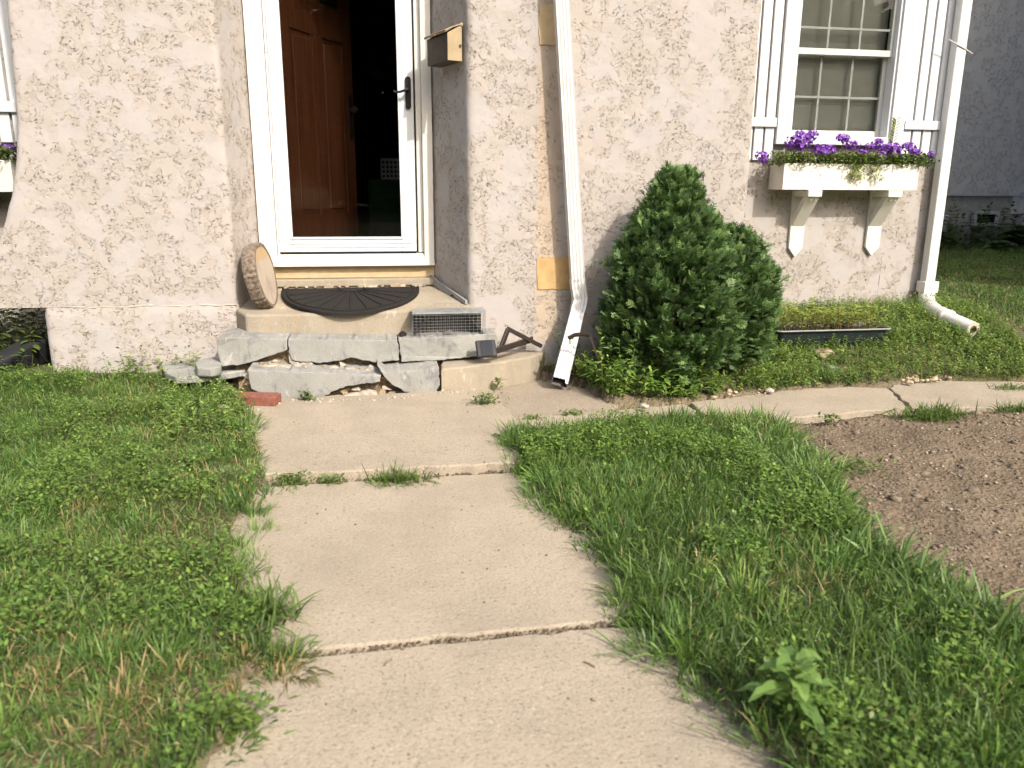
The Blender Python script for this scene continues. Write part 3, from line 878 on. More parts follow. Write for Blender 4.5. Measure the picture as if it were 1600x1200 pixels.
# landing: a sloping slab
fl = [W(383, 492, 4.56), W(540, 490, 4.56), W(742, 480, 4.56)]
zbk = W(545, 447, YD-.05).z
A = [fl[0], fl[1], fl[2], Vector((xrc+.03, YR+.05, fl[2].z+.01)), Vector((xri+.03, YD+.02, zbk)), Vector((xli-.03, YD+.02, zbk)), Vector((xlc-.03, YL+.05, fl[0].z+.01))]
mb = MB().prism([Vector((p.x, p.y, -.02)) for p in A], (0, 0, .1))
nA = len(A)
for v in mb.v:
    if v.z > .05:
        j = min(range(nA), key=lambda i: (A[i].x-v.x)**2+(A[i].y-v.y)**2); v.z = A[j].z
mb.build('landing_slab', M['step_warm'], steps, bevel=.012, seg=2)
def land_z(x, y):
    t = (y-4.56)/(YD-4.56); zf = fl[0].z+(fl[2].z-fl[0].z)*(x-fl[0].x)/(fl[2].x-fl[0].x)
    return zf+(zbk-zf)*max(0, t)
# rubble core seen through the gaps
core = MB()
core.box((W(392, 600, 4.3).x, 4.27, -.05), (W(700, 600, 4.3).x, 4.75, .105))
core.box((W(350, 550, 4.45).x+.06, 4.45, .0), (W(770, 550, 4.5).x-.02, 4.75, .255))
core.build('step_core', M['rubble'], steps, rough=.012, sub=5)
# fragments
face_piece('step_fragment', [(546, 617), (575, 611), (588, 614), (596, 625), (560, 627), (500, 628), (512, 622)], lambda x: 4.165, .05, M['chip'], bevel=.004)
face_piece('step_fragment', [(449, 549), (456, 562), (468, 567), (482, 563), (490, 568), (480, 575), (466, 577), (452, 566)], lambda x: 4.385, .03, M['chip'], bevel=.003)
face_piece('step_fragment', [(418, 566), (428, 562), (438, 566), (440, 574), (420, 574)], lambda x: 4.40, .06, M['chip'], bevel=.006)
face_piece('step_fragment', [(398, 573), (420, 571), (455, 575), (450, 580), (400, 579)], lambda x: 4.30, .06, M['chip'], bevel=.004)
face_piece('step_fragment', [(540, 576), (552, 574), (556, 580), (541, 581)], lambda x: 4.30, .03, M['chip'], bevel=.003)
rr = random.Random(11)
for (cx_, cy_, Yq) in [(412, 571, 4.33), (433, 566, 4.38), (463, 573, 4.33), (476, 577, 4.30), (500, 574, 4.33), (521, 577, 4.32), (532, 571, 4.36), (566, 575, 4.33), (579, 578, 4.30), (604, 607, 4.22), (598, 614, 4.19), (612, 616, 4.18), (555, 609, 4.19), (536, 616, 4.18), (390, 600, 4.24), (388, 588, 4.25)]:
    px_ = [(cx_+rr.uniform(4, 10)*cos(a), cy_+rr.uniform(2.5, 6)*sin(a)) for a in sorted(rr.uniform(0, 6.28) for _ in range(6))]
    face_piece('rubble_stone', px_, lambda x: Yq, rr.uniform(.02, .05), M['chip'] if rr.random() < .6 else M['rubble'], bevel=.003, rough=.004)
# left end: low grey cap on a pale rendered base
plan_piece('step_cap', [(252, 568), (300, 562), (350, 560), (384, 572), (383, 578), (340, 585), (312, 588), (275, 590), (258, 582)], W(340, 585, 4.33).z, .035, M['step'], bevel=.006)
cz = W(340, 585, 4.33).z-.036
pz = [G(x, y, cz) for x, y in [(270, 589), (306, 590), (340, 586), (384, 580), (384, 572), (300, 568), (262, 575)]]
MB().prism([Vector((p.x, p.y, -.04)) for p in pz], (0, 0, cz+.04)).build('rendered_base', M['cream'], steps, bevel=.008, seg=2, rough=.006, sub=2)
# slipped grey flashing along the foot of the right reveal
fa = Vector((xri, YD, 0)); fb = Vector((xrc, YR, 0)); fd = (fb-fa); fn = Vector((-fd.y, fd.x, 0)).normalized()
if fn.x > 0: fn = -fn
def fpt(t, z, n): p = fa+fd*t+fn*n; return Vector((p.x, p.y, z))
zA = W(672, 433, YD-.05).z
flp = [fpt(-.02, zA+.01, .012)]+[fpt(t, zbk+(fl[2].z-zbk)*t+h, .012) for t, h in ((.2, .045), (.5, .04), (.98, .03), (.98, .008), (.62, .02), (.56, -.004), (.3, .002), (.0, .006))]
MB().prism(flp, fn*.014).build('flashing', M['flash'], steps, rough=.002)
# crumbling joint under the ledge
rr = random.Random(4)
for i in range(15):
    x = xli+.06+(xri-xli-.12)*i/14+rr.uniform(-.02, .02); s = rr.choice([.010, .014, .018, .034])
    z = land_z(x, YD-.05)
    P = [Vector((x+s*rr.uniform(.7, 1.3)*cos(a), YD-.055-rr.random()*.012, z+.006+.6*s*rr.uniform(.6, 1.1)*sin(a))) for a in [2*pi*k/7 for k in range(7)]]
    MB().prism(P, (0, .05, 0)).build('mortar_crumb', M['step_warm'] if i % 3 else M['chip'], steps, bevel=.003)

# ------------------------------------------------------------------ loose things on and around the steps
def lump(name, c, r, m, label=None, cat=None, seed=0, flat=.6, group=None, parent=None, sub=2, sc=(1, 1, 1)):
    bm = bmesh.new(); bmesh.ops.create_icosphere(bm, subdivisions=sub, radius=1)
    rr = np.random.default_rng(seed); o = rr.uniform(0, 50, 2)
    for v in bm.verts:
        p = v.co.copy(); t = vnoise(np.array([p.x*1.5+o[0]+p.z]), np.array([p.y*1.5+o[1]-p.z*.7]), seed)[0]
        q = p*(.7+.6*t); v.co = Vector((q.x*r*sc[0], q.y*r*sc[1], q.z*r*flat*sc[2]))
    me = bpy.data.meshes.new(name); bm.to_mesh(me); bm.free()
    ob = link(name, me, m, parent); ob.location = c; ob.rotation_euler = (0, 0, rr.uniform(0, 6))
    if label: tag(ob, label, cat, group)
    return ob
# loose chunk on the left cap
chz = W(340, 585, 4.33).z+.002
px = [(304, 566), (318, 559), (338, 557), (346, 564), (345, 572), (330, 575), (308, 574)]
P = [G(x, y, chz+.05) for x, y in px]
P = [Vector((p.x, p.y, chz)) for p in P]
o = MB().prism(P, (0, 0, .05)).build('concrete_chunk', M['step'], None, bevel=.008, seg=2, rough=.005)
tag(o, 'loose grey concrete chunk lying on the low left end of the steps', 'concrete chunk')
# red brick
bp = G(366, 634, .03); bq = G(430, 636, .03)
d = (bq-bp).normalized(); sd_ = Vector((-d.y, d.x, 0))
mb = MB()
bp = bp-Vector((0, 0, .012)); bq = Vector((bq.x, bq.y, bp.z))
mb.prism([bp, bq, bq+sd_*.09, bp+sd_*.09], (0, 0, .065))
o = mb.build('brick', M['brick'], None, bevel=.006, seg=2, rough=.003)
tag(o, 'red brick lying at the left foot of the broken steps', 'brick')
# doormat
mat_c = G(543, 455, land_z(-.18, 4.98)+.005)
mx0, mx1 = W(441, 462, 4.98).x, W(655, 455, 4.98).x
mxc, mrx = (mx0+mx1)/2, (mx1-mx0)/2
dm_ = thing('doormat', 'black rubber half moon doormat with sunburst ridges, sagging over the landing edge', 'doormat', (mxc, 4.98, land_z(mxc, 4.98)))
yb_ = 5.0; mry = yb_-4.515
def mat_pt(u, r, lift=0):
    """u angle 0..pi along the front rim, r 0..1 from the middle of the straight edge"""
    x = mxc-mrx*cos(u)*r; y = yb_-mry*(abs(sin(u))**.85)*r
    z = land_z(x, max(y, 4.56))+.012
    if y < 4.575: z -= (4.575-y)*.35
    return Vector((x, y, z+lift))
V = []; Fq = []
NU, NR = 48, 14
for i in range(NU+1):
    for j in range(NR+1):
        V.append(mat_pt(pi*i/NU, j/NR))
top_n = len(V)
V += [p-Vector((0, 0, .010)) for p in V]
for i in range(NU):
    for j in range(NR):
        a = i*(NR+1)+j; q = (a, a+1, a+NR+2, a+NR+1)
        Fq.append(q); Fq.append(tuple(top_n+k for k in q[::-1]))
for i in range(NU):
    a = i*(NR+1)+NR; Fq.append((a, a+top_n, a+NR+1+top_n, a+NR+1))
for j in range(NR):
    Fq.append((j, top_n+j, top_n+j+1, j+1)); a = NU*(NR+1)+j; Fq.append((a, a+1, top_n+a+1, top_n+a))
mb = MB(); mb.add(V, Fq); mb.build('mat_base', M['rubber'], dm_, smooth_=False, weld=True)
rb = MB()
for k in range(1, 12):
    u = pi*k/12; cv = .10*cos(u)
    rb.tube([mat_pt(u+cv*(1-j/8)*1.2, .20+.70*j/8, .002) for j in range(9)], .0045, 5)
rb.tube([mat_pt(pi*i/40, .92, .002) for i in range(41)], .006, 5)
rb.tube([mat_pt(pi*i/24, .18, .002) for i in range(25)], .005, 5)
rb.tube([mat_pt(pi*i/40, .985, -.001) for i in range(41)], .007, 5)
rb.build('sunburst_ridge', M['rubber'], dm_, smooth_=True)
# wood slice
wc = W(416, 429, 4.76)
wn = Vector((.975, -.14, .19)).normalized()
ws = thing('wood_slice', 'round tree slice with rough bark rim leaning by the left door jamb', 'wood slice', wc)
zax = wn; yax = (Vector((-.16, 0, 1))-zax*Vector((-.16, 0, 1)).dot(zax)).normalized(); xax = yax.cross(zax)
ws.rotation_euler = Matrix((xax, yax, zax)).transposed().to_euler()
rr = np.random.default_rng(5)
NS = 72
R0 = [.165*(1+.05*math.sin(2*a+1)+.03*math.sin(3*a)+.012*math.sin(7*a)) for a in [2*pi*i/NS for i in range(NS)]]
V = [(0, 0, 0)]+[(R0[i]*cos(2*pi*i/NS)*.95, R0[i]*sin(2*pi*i/NS)*1.07, .0) for i in range(NS)]
V += [(v[0], v[1], -.07) for v in V]
Fq = [(0, i+1, (i+1) % NS+1) for i in range(NS)]+[(NS+1, NS+1+(i+1) % NS+1, NS+1+i+1) for i in range(NS)]+[(i+1, NS+1+i+1, NS+1+(i+1) % NS+1, (i+1) % NS+1) for i in range(NS)]
me = bpy.data.meshes.new('cut_face'); me.from_pydata(V, [], Fq); link('cut_face', me, M['cutwood'], ws)
V = []; Fq = []
NB_ = 150; NZ = 7
for i in range(NB_):
    a = 2*pi*i/NB_; r = np.interp(a, [2*pi*k/NS for k in range(NS+1)], R0+[R0[0]])
    rid = .010+.012*vnoise(np.array([i*.55]), np.array([0.5]), 2)[0]
    for j in range(NZ):
        z = .003-.076*j/(NZ-1)
        t = rid+.006*vnoise(np.array([i*.9]), np.array([j*1.3]), 8)[0]
        rr2 = r+t*(1.0 if 0 < j < NZ-1 else .75)
        V.append((rr2*cos(a)*.95, rr2*sin(a)*1.07, z))
    for z in (-.073, .003): V.append(((r-.002)*cos(a)*.95, (r-.002)*sin(a)*1.07, z))
K = NZ+2
for i in range(NB_):
    a = i*K; b = ((i+1) % NB_)*K
    for j in range(K): Fq.append((a+j, a+(j+1) % K, b+(j+1) % K, b+j))
me = bpy.data.meshes.new('bark_rim'); me.from_pydata(V, [], Fq); link('bark_rim', me, M['bark'], ws)

# wire trap on the second step
tz = W(700, 529, 4.38).z+.004
t0 = W(645, 515, 4.44); t1 = W(758, 513, 4.44)
tl, trr = t0.x, t1.x
ty0, ty1, tz1 = 4.43, 4.545, W(700, 487, 4.44).z
trap = thing('cage_trap', 'small galvanised wire cage trap standing on the middle step', 'cage trap', ((tl+trr)/2, 4.49, tz))
mb = MB(); wr = .0011
nxv, nzv = 18, 8
for y in (ty0, ty1):
    for i in range(nxv+1):
        x = tl+(trr-tl)*i/nxv; mb.bar((x, y, tz), (x, y, tz1), wr)
    for j in range(nzv+1):
        z = tz+(tz1-tz)*j/nzv; mb.bar((tl, y, z), (trr, y, z), wr)
for x in (tl, trr):
    for j in range(nzv+1):
        z = tz+(tz1-tz)*j/nzv; mb.bar((x, ty0, z), (x, ty1, z), wr)
    for i in range(7):
        y = ty0+(ty1-ty0)*i/6; mb.bar((x, y, tz), (x, y, tz1), wr)
for i in range(nxv+1):
    x = tl+(trr-tl)*i/nxv; mb.bar((x, ty0, tz), (x, ty1, tz), wr)
o = mb.build('wire_mesh', M['zinc'], trap); o['kind'] = 'stuff'
MB().box((tl-.002, ty0-.004, tz1-.010), (trr+.002, ty0+.0, tz1+.002)).build('side_strip', M['zinc'], trap)
MB().box((tl-.002, ty0, tz1+.003), (trr+.002, ty1, tz1+.005)).build('top_plate', M['zinc'], trap)
mb = MB(); hxa, hxb = tl+.20*(trr-tl)+.05, tl+.68*(trr-tl)
mb.tube([(hxa, 4.49, tz1+.005), (hxa, 4.49, tz1+.035), (hxa+.01, 4.49, tz1+.042), (hxb-.01, 4.49, tz1+.042), (hxb, 4.49, tz1+.035), (hxb, 4.49, tz1+.005)], .002, 6)
mb.build('handle', M['zinc'], trap)
for sgn, xx in ((1, tl), (-1, trr)):
    MB().add([(xx+sgn*.006, ty0+.006, tz+.006), (xx+sgn*.006, ty1-.006, tz+.006), (xx+sgn*.10, ty1-.006, tz1-.02), (xx+sgn*.10, ty0+.006, tz1-.02), (xx+sgn*.006, ty0+.006, tz+.008), (xx+sgn*.006, ty1-.006, tz+.008), (xx+sgn*.10, ty1-.006, tz1-.018), (xx+sgn*.10, ty0+.006, tz1-.018)],
             [(0,1,2,3),(7,6,5,4),(0,4,5,1),(1,5,6,2),(2,6,7,3),(3,7,4,0)]).build('trap_door', M['bronze'], trap)
xm = (tl+trr)/2
MB().add([(xm-.03, ty0+.01, tz+.006), (xm+.02, ty0+.01, tz+.02), (xm+.02, ty1-.02, tz+.02), (xm-.03, ty1-.02, tz+.006), (xm-.03, ty0+.01, tz+.008), (xm+.02, ty0+.01, tz+.022), (xm+.02, ty1-.02, tz+.022), (xm-.03, ty1-.02, tz+.008)],
         [(0,1,2,3),(7,6,5,4),(0,4,5,1),(1,5,6,2),(2,6,7,3),(3,7,4,0)]).build('trip_plate', M['zinc'], trap)
MB().box((tl+.01, ty1+.001, tz+.002), (trr-.01, ty1+.004, tz1-.03)).build('back_plate', M['bronze'], trap)
# dark crumpled scrap beside the trap
lump('rag', Vector((W(629, 517, 4.46).x, 4.47, tz+.010)), .030, M['black'], 'small black crumpled scrap on the step at the left end of the cage trap', 'scrap', 3, .5, sub=3, sc=(1.3, .8, 1))
# solar lamp lying on the lowest step
lz = W(689, 577, 4.2).z
sol = thing('solar_lamp', 'black solar spotlight with square panel and bent bracket lying on the lowest step', 'solar lamp', W(765, 556, 4.33))
def frame_box(ctr, ux, uy, uz, sx, sy, sz): return [ctr+ux*(a*sx)+uy*(b*sy)+uz*(c*sz) for c in (-.5, .5) for b in (-.5, .5) for a in (-.5, .5)]
def obox(mb, ctr, ux, uy, uz, sx, sy, sz):
    p = frame_box(ctr, ux, uy, uz, sx, sy, sz)
    return mb.add(p, [(0,2,3,1),(4,5,7,6),(0,1,5,4),(1,3,7,5),(3,2,6,7),(2,0,4,6)])
pn = Vector((.10, -.86, .5)).normalized(); pux = Vector((1, .10, .02)); pux = (pux-pn*pux.dot(pn)).normalized(); puz = pn.cross(pux)
pc = W(759.5, 545, 4.30)
pc.z = max(pc.z, lz+.048)
obox(MB(), pc, pux, pn, puz, .112, .022, .098).build('panel_case', M['plastic'], sol, bevel=.004)
obox(MB(), pc+pn*.0118, pux, pn, puz, .068, .003, .088).build('solar_panel', M['solar'], sol)
ar = MB()
A0 = pc+pux*.05-pn*.01-Vector((0, 0, .015))
A1 = W(832, 530, 4.56); A1.z = max(A1.z, lz+.02)
ar.bar(A0, A1, .016, .034)
B0 = W(781, 548, 4.40); B1 = W(794, 514, 4.44); B2 = W(846, 541, 4.56); B2.z = max(B2.z, lz+.01)
ar.bar(B0, B1, .018, .030)
ar.bar(B1+(B2-B1).normalized()*-.008, B2, .018, .024)
ar.build('bracket', M['bronze'], sol, bevel=.003)

# mailbox on the right reveal
rv = (fb-fa).normalized()                       # along the reveal, towards the street
mo = fa+fd*.90+fn*.012
mbx = thing('mailbox', 'brass wall mailbox with slanted lid hung on the right reveal of the entry', 'mailbox', Vector((mo.x, mo.y, W(715, 80, 4.65).z)))
zB = W(727, 96, 4.66).z; zT = W(726, 38, 4.66).z; zF = W(703, 50, 4.66).z
ML, MD = .275, .088
def mp(u, n, z): p = mo-rv*u+fn*n; return Vector((p.x, p.y, z))
zF = zB+(zT-zB)*.74
prof = [(0, zB), (MD, zB), (MD, zF), (0, zT)]
e0 = MB().prism([mp(0, n, z) for n, z in prof], -rv*.004)
e0.build('end_plate', M['gold'], mbx, bevel=.0015)
MB().prism([mp(ML-.004, n, z) for n, z in prof], -rv*.004).build('end_plate', M['gold'], mbx, bevel=.0015)
bd_ = MB()
bd_.prism([mp(.004, MD-.004, zB), mp(.004, MD-.001, zB), mp(.004, MD-.001, zF), mp(.004, MD-.004, zF)], -rv*(ML-.008))
bd_.prism([mp(.004, 0, zB), mp(.004, MD-.004, zB), mp(.004, MD-.004, zB+.003), mp(.004, 0, zB+.003)], -rv*(ML-.008))
bd_.prism([mp(.004, 0, zB+.003), mp(.004, .004, zB+.003), mp(.004, .004, zT), mp(.004, 0, zT)], -rv*(ML-.008))
bd_.build('box_body', M['gold_dark'], mbx)
lidp = [(0, zT+.004), (.03, zT-.004), (.07, zF+.030), (.105, zF+.013), (MD+.012, zF+.008)]
lid = MB().prism([mp(-.006, n, z) for n, z in lidp]+[mp(-.006, n, z-.006) for n, z in lidp[::-1]], -rv*(ML+.012))
lid.build('lid', M['gold'], mbx)
MB().tube([mp(ML*.42, MD+.008, zF+.006), mp(ML*.43, MD+.022, zF+.002), mp(ML*.57, MD+.022, zF+.002), mp(ML*.58, MD+.008, zF+.006)], .003, 6).build('lid_pull', M['gold'], mbx)
MB().tube([mp(-.004, .004, zT), mp(ML+.004, .004, zT)], .009, 10).build('hinge_roll', M['gold'], mbx)
MB().tube([mp(-.002, .012, zB+.08), mp(-.008, .012, zB+.08)], .007, 10).build('screw', M['gold_dark'], mbx)

# ------------------------------------------------------------------ downspouts
def ribprof(w, d, n=4, amp=.007):
    p = []
    for i in range(n*2+1):
        p.append((-w/2+w*i/(n*2), d/2-(amp if i % 2 else 0)))
    p += [(w/2, -d/2), (-w/2, -d/2)]
    return p
ds = thing('downspout', 'white ribbed downspout leaning down the wall and kicking out by the steps', 'downspout', W(902, 440, 4.52))
yc = 4.52
p0 = W(872.5, -90, yc); p1 = W(902, 440, yc); p2 = W(905.5, 472, yc-.005)
pe = G(874, 604, .03); pe.z = .045
ds_s = Vector((1, 0, 0))
PR = ribprof(.078, .056)
def hollow(prof, t=.003): return prof
a = MB().sweep([p0, p1-Vector((0, 0, -.01))], PR, (1, 0, 0)); a.build('upper_pipe', M['white_metal'], ds)
b1 = p1+Vector((0, 0, .0))
eb = MB().sweep([b1+Vector((0, -.001, .02)), b1, p2+Vector((0, 0, .02)), p2+(pe-p2)*.05, p2+(pe-p2)*.12], [(x*1.05, y*1.05) for x, y in PR], (1, 0, 0)); eb.build('elbow', M['white_metal'], ds)
lo = MB(); s0 = p2+(pe-p2)*.09
lo.sweep([s0, pe], PR, (1, 0, 0))
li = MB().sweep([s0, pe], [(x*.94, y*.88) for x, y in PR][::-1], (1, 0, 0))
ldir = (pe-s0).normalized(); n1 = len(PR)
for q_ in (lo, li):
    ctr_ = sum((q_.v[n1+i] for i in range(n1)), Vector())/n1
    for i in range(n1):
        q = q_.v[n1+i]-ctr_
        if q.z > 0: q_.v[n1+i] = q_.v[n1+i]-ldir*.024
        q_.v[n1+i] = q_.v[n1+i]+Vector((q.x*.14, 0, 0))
li.build('shade_dark_inside', M['bronze'], ds)  # dark colour put in for the shade inside the pipe mouth
lo.build('kickout_pipe', M['white_metal'], ds)
mb = MB()
for q in (p1+Vector((0, -.032, .012)), p1+Vector((-.02, -.032, .012)), p2+(pe-p2)*.11+Vector((.043, -.0, 0))):
    MB().tube([q, q+Vector((0, -.004, 0))], .004, 8).build('screw', M['flash'], ds)

ds2 = thing('downspout', 'white square corner downspout ending in round plastic elbow and pipe on the lawn', 'downspout', W(1450, 440, YM-.06))
yc2 = YM-.075
q1 = W(1449, 440, yc2); q0 = Vector((q1.x, yc2, 3.4))
W2 = .082
MB().sweep([q0, q1], ribprof(W2, .075, 1, 0), (1, 0, 0)).build('upper_pipe', M['white_metal'], ds2, bevel=.004)
cq = q1+Vector((0.006, -.002, 0))
MB().box((cq.x-.062, yc2-.052, cq.z-.085), (cq.x+.062, yc2+.052, cq.z+.004)).build('adapter', M['pvc'], ds2, bevel=.006, seg=2)
def on_ground(px_, py_, lift):
    z0 = .2
    for _ in range(12):
        q = G(px_, py_, z0); z0 = .5*z0+.5*(float(ground_z(np.array([q.x]), np.array([q.y]), True)[0])+lift)
    return G(px_, py_, z0)
e_end = on_ground(1482, 498, .075); p_end = on_ground(1521, 515, .075)
k0 = cq-Vector((0, 0, .08))
pts = []
c1 = k0-Vector((0, 0, .15)); c2 = e_end-(p_end-e_end).normalized()*.10
for i in range(13):
    t = i/12
    pts.append(k0*(1-t)**3+c1*3*t*(1-t)**2+c2*3*t*t*(1-t)+e_end*t**3)
MB().tube(pts, [.060+.0022*(i % 3 == 0) for i in range(13)], 20).build('elbow', M['pvc'], ds2, smooth_=True)
dd = (p_end-e_end).normalized()
pp = MB().tube([e_end-dd*.02, p_end], .051, 24, caps=False)
pp.tube([p_end, e_end+dd*.02], .043, 24, caps=False)
n0 = len(pp.v)
pp.build('outlet_pipe', M['pvc'], ds2, smooth_=True)
rg = MB(); u = dd.cross(Vector((0, 0, 1))).normalized(); v2 = u.cross(dd)
ring = [p_end+(u*cos(2*pi*i/24)+v2*sin(2*pi*i/24))*r for i in range(24) for r in (.051, .026)]
rg.add(ring, [(2*i, 2*((i+1) % 24), 2*((i+1) % 24)+1, 2*i+1) for i in range(24)]); rg.build('outlet_rim', plain('dirty_pvc', (.50, .44, .36), .8, .15, 30), ds2)
sp0 = W(1483, 62, yc2-.045); sp1 = W(1519, 84, yc2-.02)
MB().bar(sp0, W(1507, 76, yc2-.04), .012, .004).bar(W(1506, 75.5, yc2-.04), sp1, .014, .004).build('strap', M['white_metal'], ds2)

# ------------------------------------------------------------------ flower boxes
def flower_box(x0, x1, zb, zt, yw, depth, label, brackets, loc):
    fbx = thing('flower_box', label, 'flower box', loc)
    yf = yw-depth
    t = .02
    MB().box((x0, yf, zb), (x1, yf+t, zt)).build('front_board', M['white_trim'], fbx, bevel=.002)
    for a in (x0+.0005, x1-t-.0005): MB().box((a, yf+t+.0005, zb), (a+t, yw-.005, zt)).build('side_board', M['white_trim'], fbx, bevel=.002)
    MB().box((x0+t+.001, yf+t+.001, zb+.002), (x1-t-.001, yw-.006, zb+.02)).build('bottom_board', M['white_trim'], fbx)
    MB().box((x0+t+.001, yf+t+.001, zb+.021), (x1-t-.001, yw-.006, zt-.02)).build('potting_soil', M['soil'], fbx)
    for bx0, bx1, z_tip in brackets:
        br = bpy.data.objects.new('bracket', None); C.objects.link(br); br.parent = fbx
        xm = (bx0+bx1)/2
        MB().prism([Vector((bx0, yw-.004, zb-.002)), Vector((bx0, yw-.004, z_tip+.07)), Vector((xm, yw-.004, z_tip)), Vector((bx1, yw-.004, z_tip+.07)), Vector((bx1, yw-.004, zb-.002))], (0, -.026, 0)).build('post', M['white_trim'], br, bevel=.002)
        MB().box((bx0+.001, yf+.02-.035, zb-.05), (bx1-.001, yw-.032, zb-.003)).build('arm', M['white_trim'], br, bevel=.004)
        zlo = zb-.05-.19
        MB().prism([Vector((bx0+.006, yf+.008, zb-.052)), Vector((bx0+.006, yf+.07, zb-.052)), Vector((bx0+.006, yw-.032, zlo+.05)), Vector((bx0+.006, yw-.032, zlo-.03))], (bx1-bx0-.012, 0, 0)).build('brace', M['white_trim'], br, bevel=.002)
        for dx in (-.015, .02):
            p = Vector((xm+dx, yf+.018, zb-.068)); MB().tube([p, p+Vector((0, -.008, -.008))], .005, 6).build('screw', M['white_metal'], br)
    return fbx
bxl = W(1225, 297, 5.5).x; bxr = W(1436, 297, 5.5).x
bzb, bzt = W(1330, 297, 5.5).z, W(1330, 256, 5.5).z
fb1 = flower_box(bxl, bxr, bzb, bzt, YM, .225, 'white wooden flower box on brackets under the right window',
                 [(W(1229, 395, YM).x, W(1250, 395, YM).x, W(1239, 402, YM-.03).z), (W(1348, 395, YM).x, W(1369, 395, YM).x, W(1357, 400, YM-.03).z)], Vector(((bxl+bxr)/2, 5.6, bzb)))
lbr = W(20, 280, 5.5).x
flower_box(lbr-1.0, lbr, W(5, 300, 5.5).z, W(5, 250, 5.5).z, YM, .25, 'white wooden flower box at the left edge, partly behind the swooping wall',
           [(W(0, 360, YM).x-.1, W(0, 360, YM).x, W(0, 362, YM).z)], Vector((lbr-.5, 5.6, W(5, 300, 5.5).z)))

VIO = [(.24, .085, .45), (.32, .13, .56), (.17, .055, .34)]
GRN = [(.10, .15, .03), (.15, .20, .045), (.07, .11, .026)]
YGR = [(.26, .30, .05), (.30, .31, .07), (.17, .23, .045)]
def flower_plant(c, spread, nleaf, clusters, label, group, trail=0, gcol=GRN):
    nleaf *= 3
    """bedding plant: leafy stems and violet flower heads (each head its own part)"""
    pl = thing('flowering_plant', label, 'flowers', c, group)
    lv = Leaves()
    P = np.array(c)+np.stack([RNG.normal(0, spread, nleaf), RNG.normal(-.045, .045, nleaf), RNG.uniform(-.012, .075, nleaf)], 1)
    D, a = rdir(nleaf, 1.0, .4)
    lv.add(P, D, side_of(a), RNG.uniform(.022, .042, nleaf), RNG.uniform(.010, .017, nleaf), LEAF, RNG.uniform(.1, .5, nleaf), pick(nleaf, gcol))
    if trail:
        n = trail; t = RNG.uniform(0, 1, n)
        P = np.array(c)+np.stack([RNG.normal(0, .03, n)+.02*np.sin(t*9), -.10-.03*t+RNG.normal(0, .01, n), -.11*t+.01], 1)
        D, a = rdir(n, 1.7, .4)
        lv.add(P, D, side_of(a), RNG.uniform(.018, .035, n), RNG.uniform(.008, .014, n), LEAF, .4, pick(n, YGR))
    lv.build('foliage', M['leaf'], pl)
    for (fx, fy, fz, r) in clusters:
        cc = np.array([fx, fy, fz])
        fl_ = Leaves()
        n = 42
        u = nrm(RNG.normal(0, 1, (n, 3))+np.array([0, -.25, .35]))
        ctr = cc+u*np.array([1, .8, .62])*r*RNG.uniform(.6, 1.35, (n, 1))
        col = pick(n, VIO, var=.2)
        for k in range(5):
            ang = 2*pi*k/5+RNG.uniform(0, 1, n)
            t1 = nrm(np.cross(u, np.array([.3, .2, .9]))); t2 = np.cross(u, t1)
            dd_ = t1*np.cos(ang)[:, None]+t2*np.sin(ang)[:, None]
            fl_.add(ctr, dd_+u*.25, np.cross(u, dd_), r*.27, r*.23, ROUND, 0.0, col)
        fl_.build('flower_head', M['petal'], pl)
    st_ = MB()
    for (fx, fy, fz, r) in clusters:
        st_.tube([Vector((c[0]+(fx-c[0])*.4, c[1], c[2]-.02)), Vector((c[0]+(fx-c[0])*.75, (c[1]+fy)/2, (c[2]+fz)/2+.01)), Vector((fx, fy, fz))], .0022, 5)
    if clusters: st_.build('stem', M['stem'], pl)
    return pl
def fp(px, py, r): q = W(px, py, 5.585); return (q.x, q.y, q.z, r*5.9/1240)
zs0 = bzt-.005
gq = 'violet bedding plants in the right flower box'
def fc(px): q = W(px, 252, 5.62); return Vector((q.x, 5.62, zs0))
flower_plant(fc(1245), .065, 240, [fp(1249, 210, 8), fp(1240, 222, 12), fp(1256, 219, 13), fp(1266, 213, 11), fp(1250, 229, 9)], 'violet flowers at the left end of the flower box under the right window', gq)
flower_plant(fc(1290), .07, 260, [fp(1284, 236, 13), fp(1294, 234, 11), fp(1275, 238, 8)], 'violet flowers with a low dense head, second from left in the flower box', gq)
flower_plant(fc(1325), .06, 260, [fp(1316, 216, 9), fp(1322, 219, 7), fp(1332, 227, 9)], 'violet flowers in the middle of the box above the trailing yellow green stems', gq, 150)
flower_plant(fc(1355), .055, 220, [fp(1347, 240, 9), fp(1338, 244, 7), fp(1361, 229, 8), fp(1371, 224, 9)], 'violet flowers right of the middle of the box with a shorter trailing stem', gq, 80)
flower_plant(fc(1392), .06, 240, [fp(1390, 233, 13), fp(1398, 238, 10), fp(1380, 240, 8)], 'violet flowers with a large head in front of the right window casing', gq)
flower_plant(fc(1422), .045, 170, [fp(1420, 231, 10), fp(1428, 238, 10), fp(1416, 228, 7)], 'violet flowers at the right end of the flower box below the shutter rail', gq)
flower_plant(Vector((W(1443, 250, 5.62).x, 5.62, zs0)), .025, 50, [fp(1450, 244, 10)], 'single violet head leaning out beyond the right end of the flower box', gq)
flower_plant(Vector((W(1212, 256, 5.62).x, 5.62, zs0)), .045, 80, [fp(1190, 243, 9), fp(1192, 251, 7)], 'small drooping violet heads hanging past the left end of the flower box', gq)
q = W(6, 238, 5.6)
flower_plant(Vector((q.x-.05, 5.6, W(5, 250, 5.5).z)), .08, 420, [(W(14, 232, 5.58).x, 5.58, W(14, 232, 5.58).z, .04)], 'dark green plant with violet bloom in the left flower box', 'violet bedding plants in the left flower box')
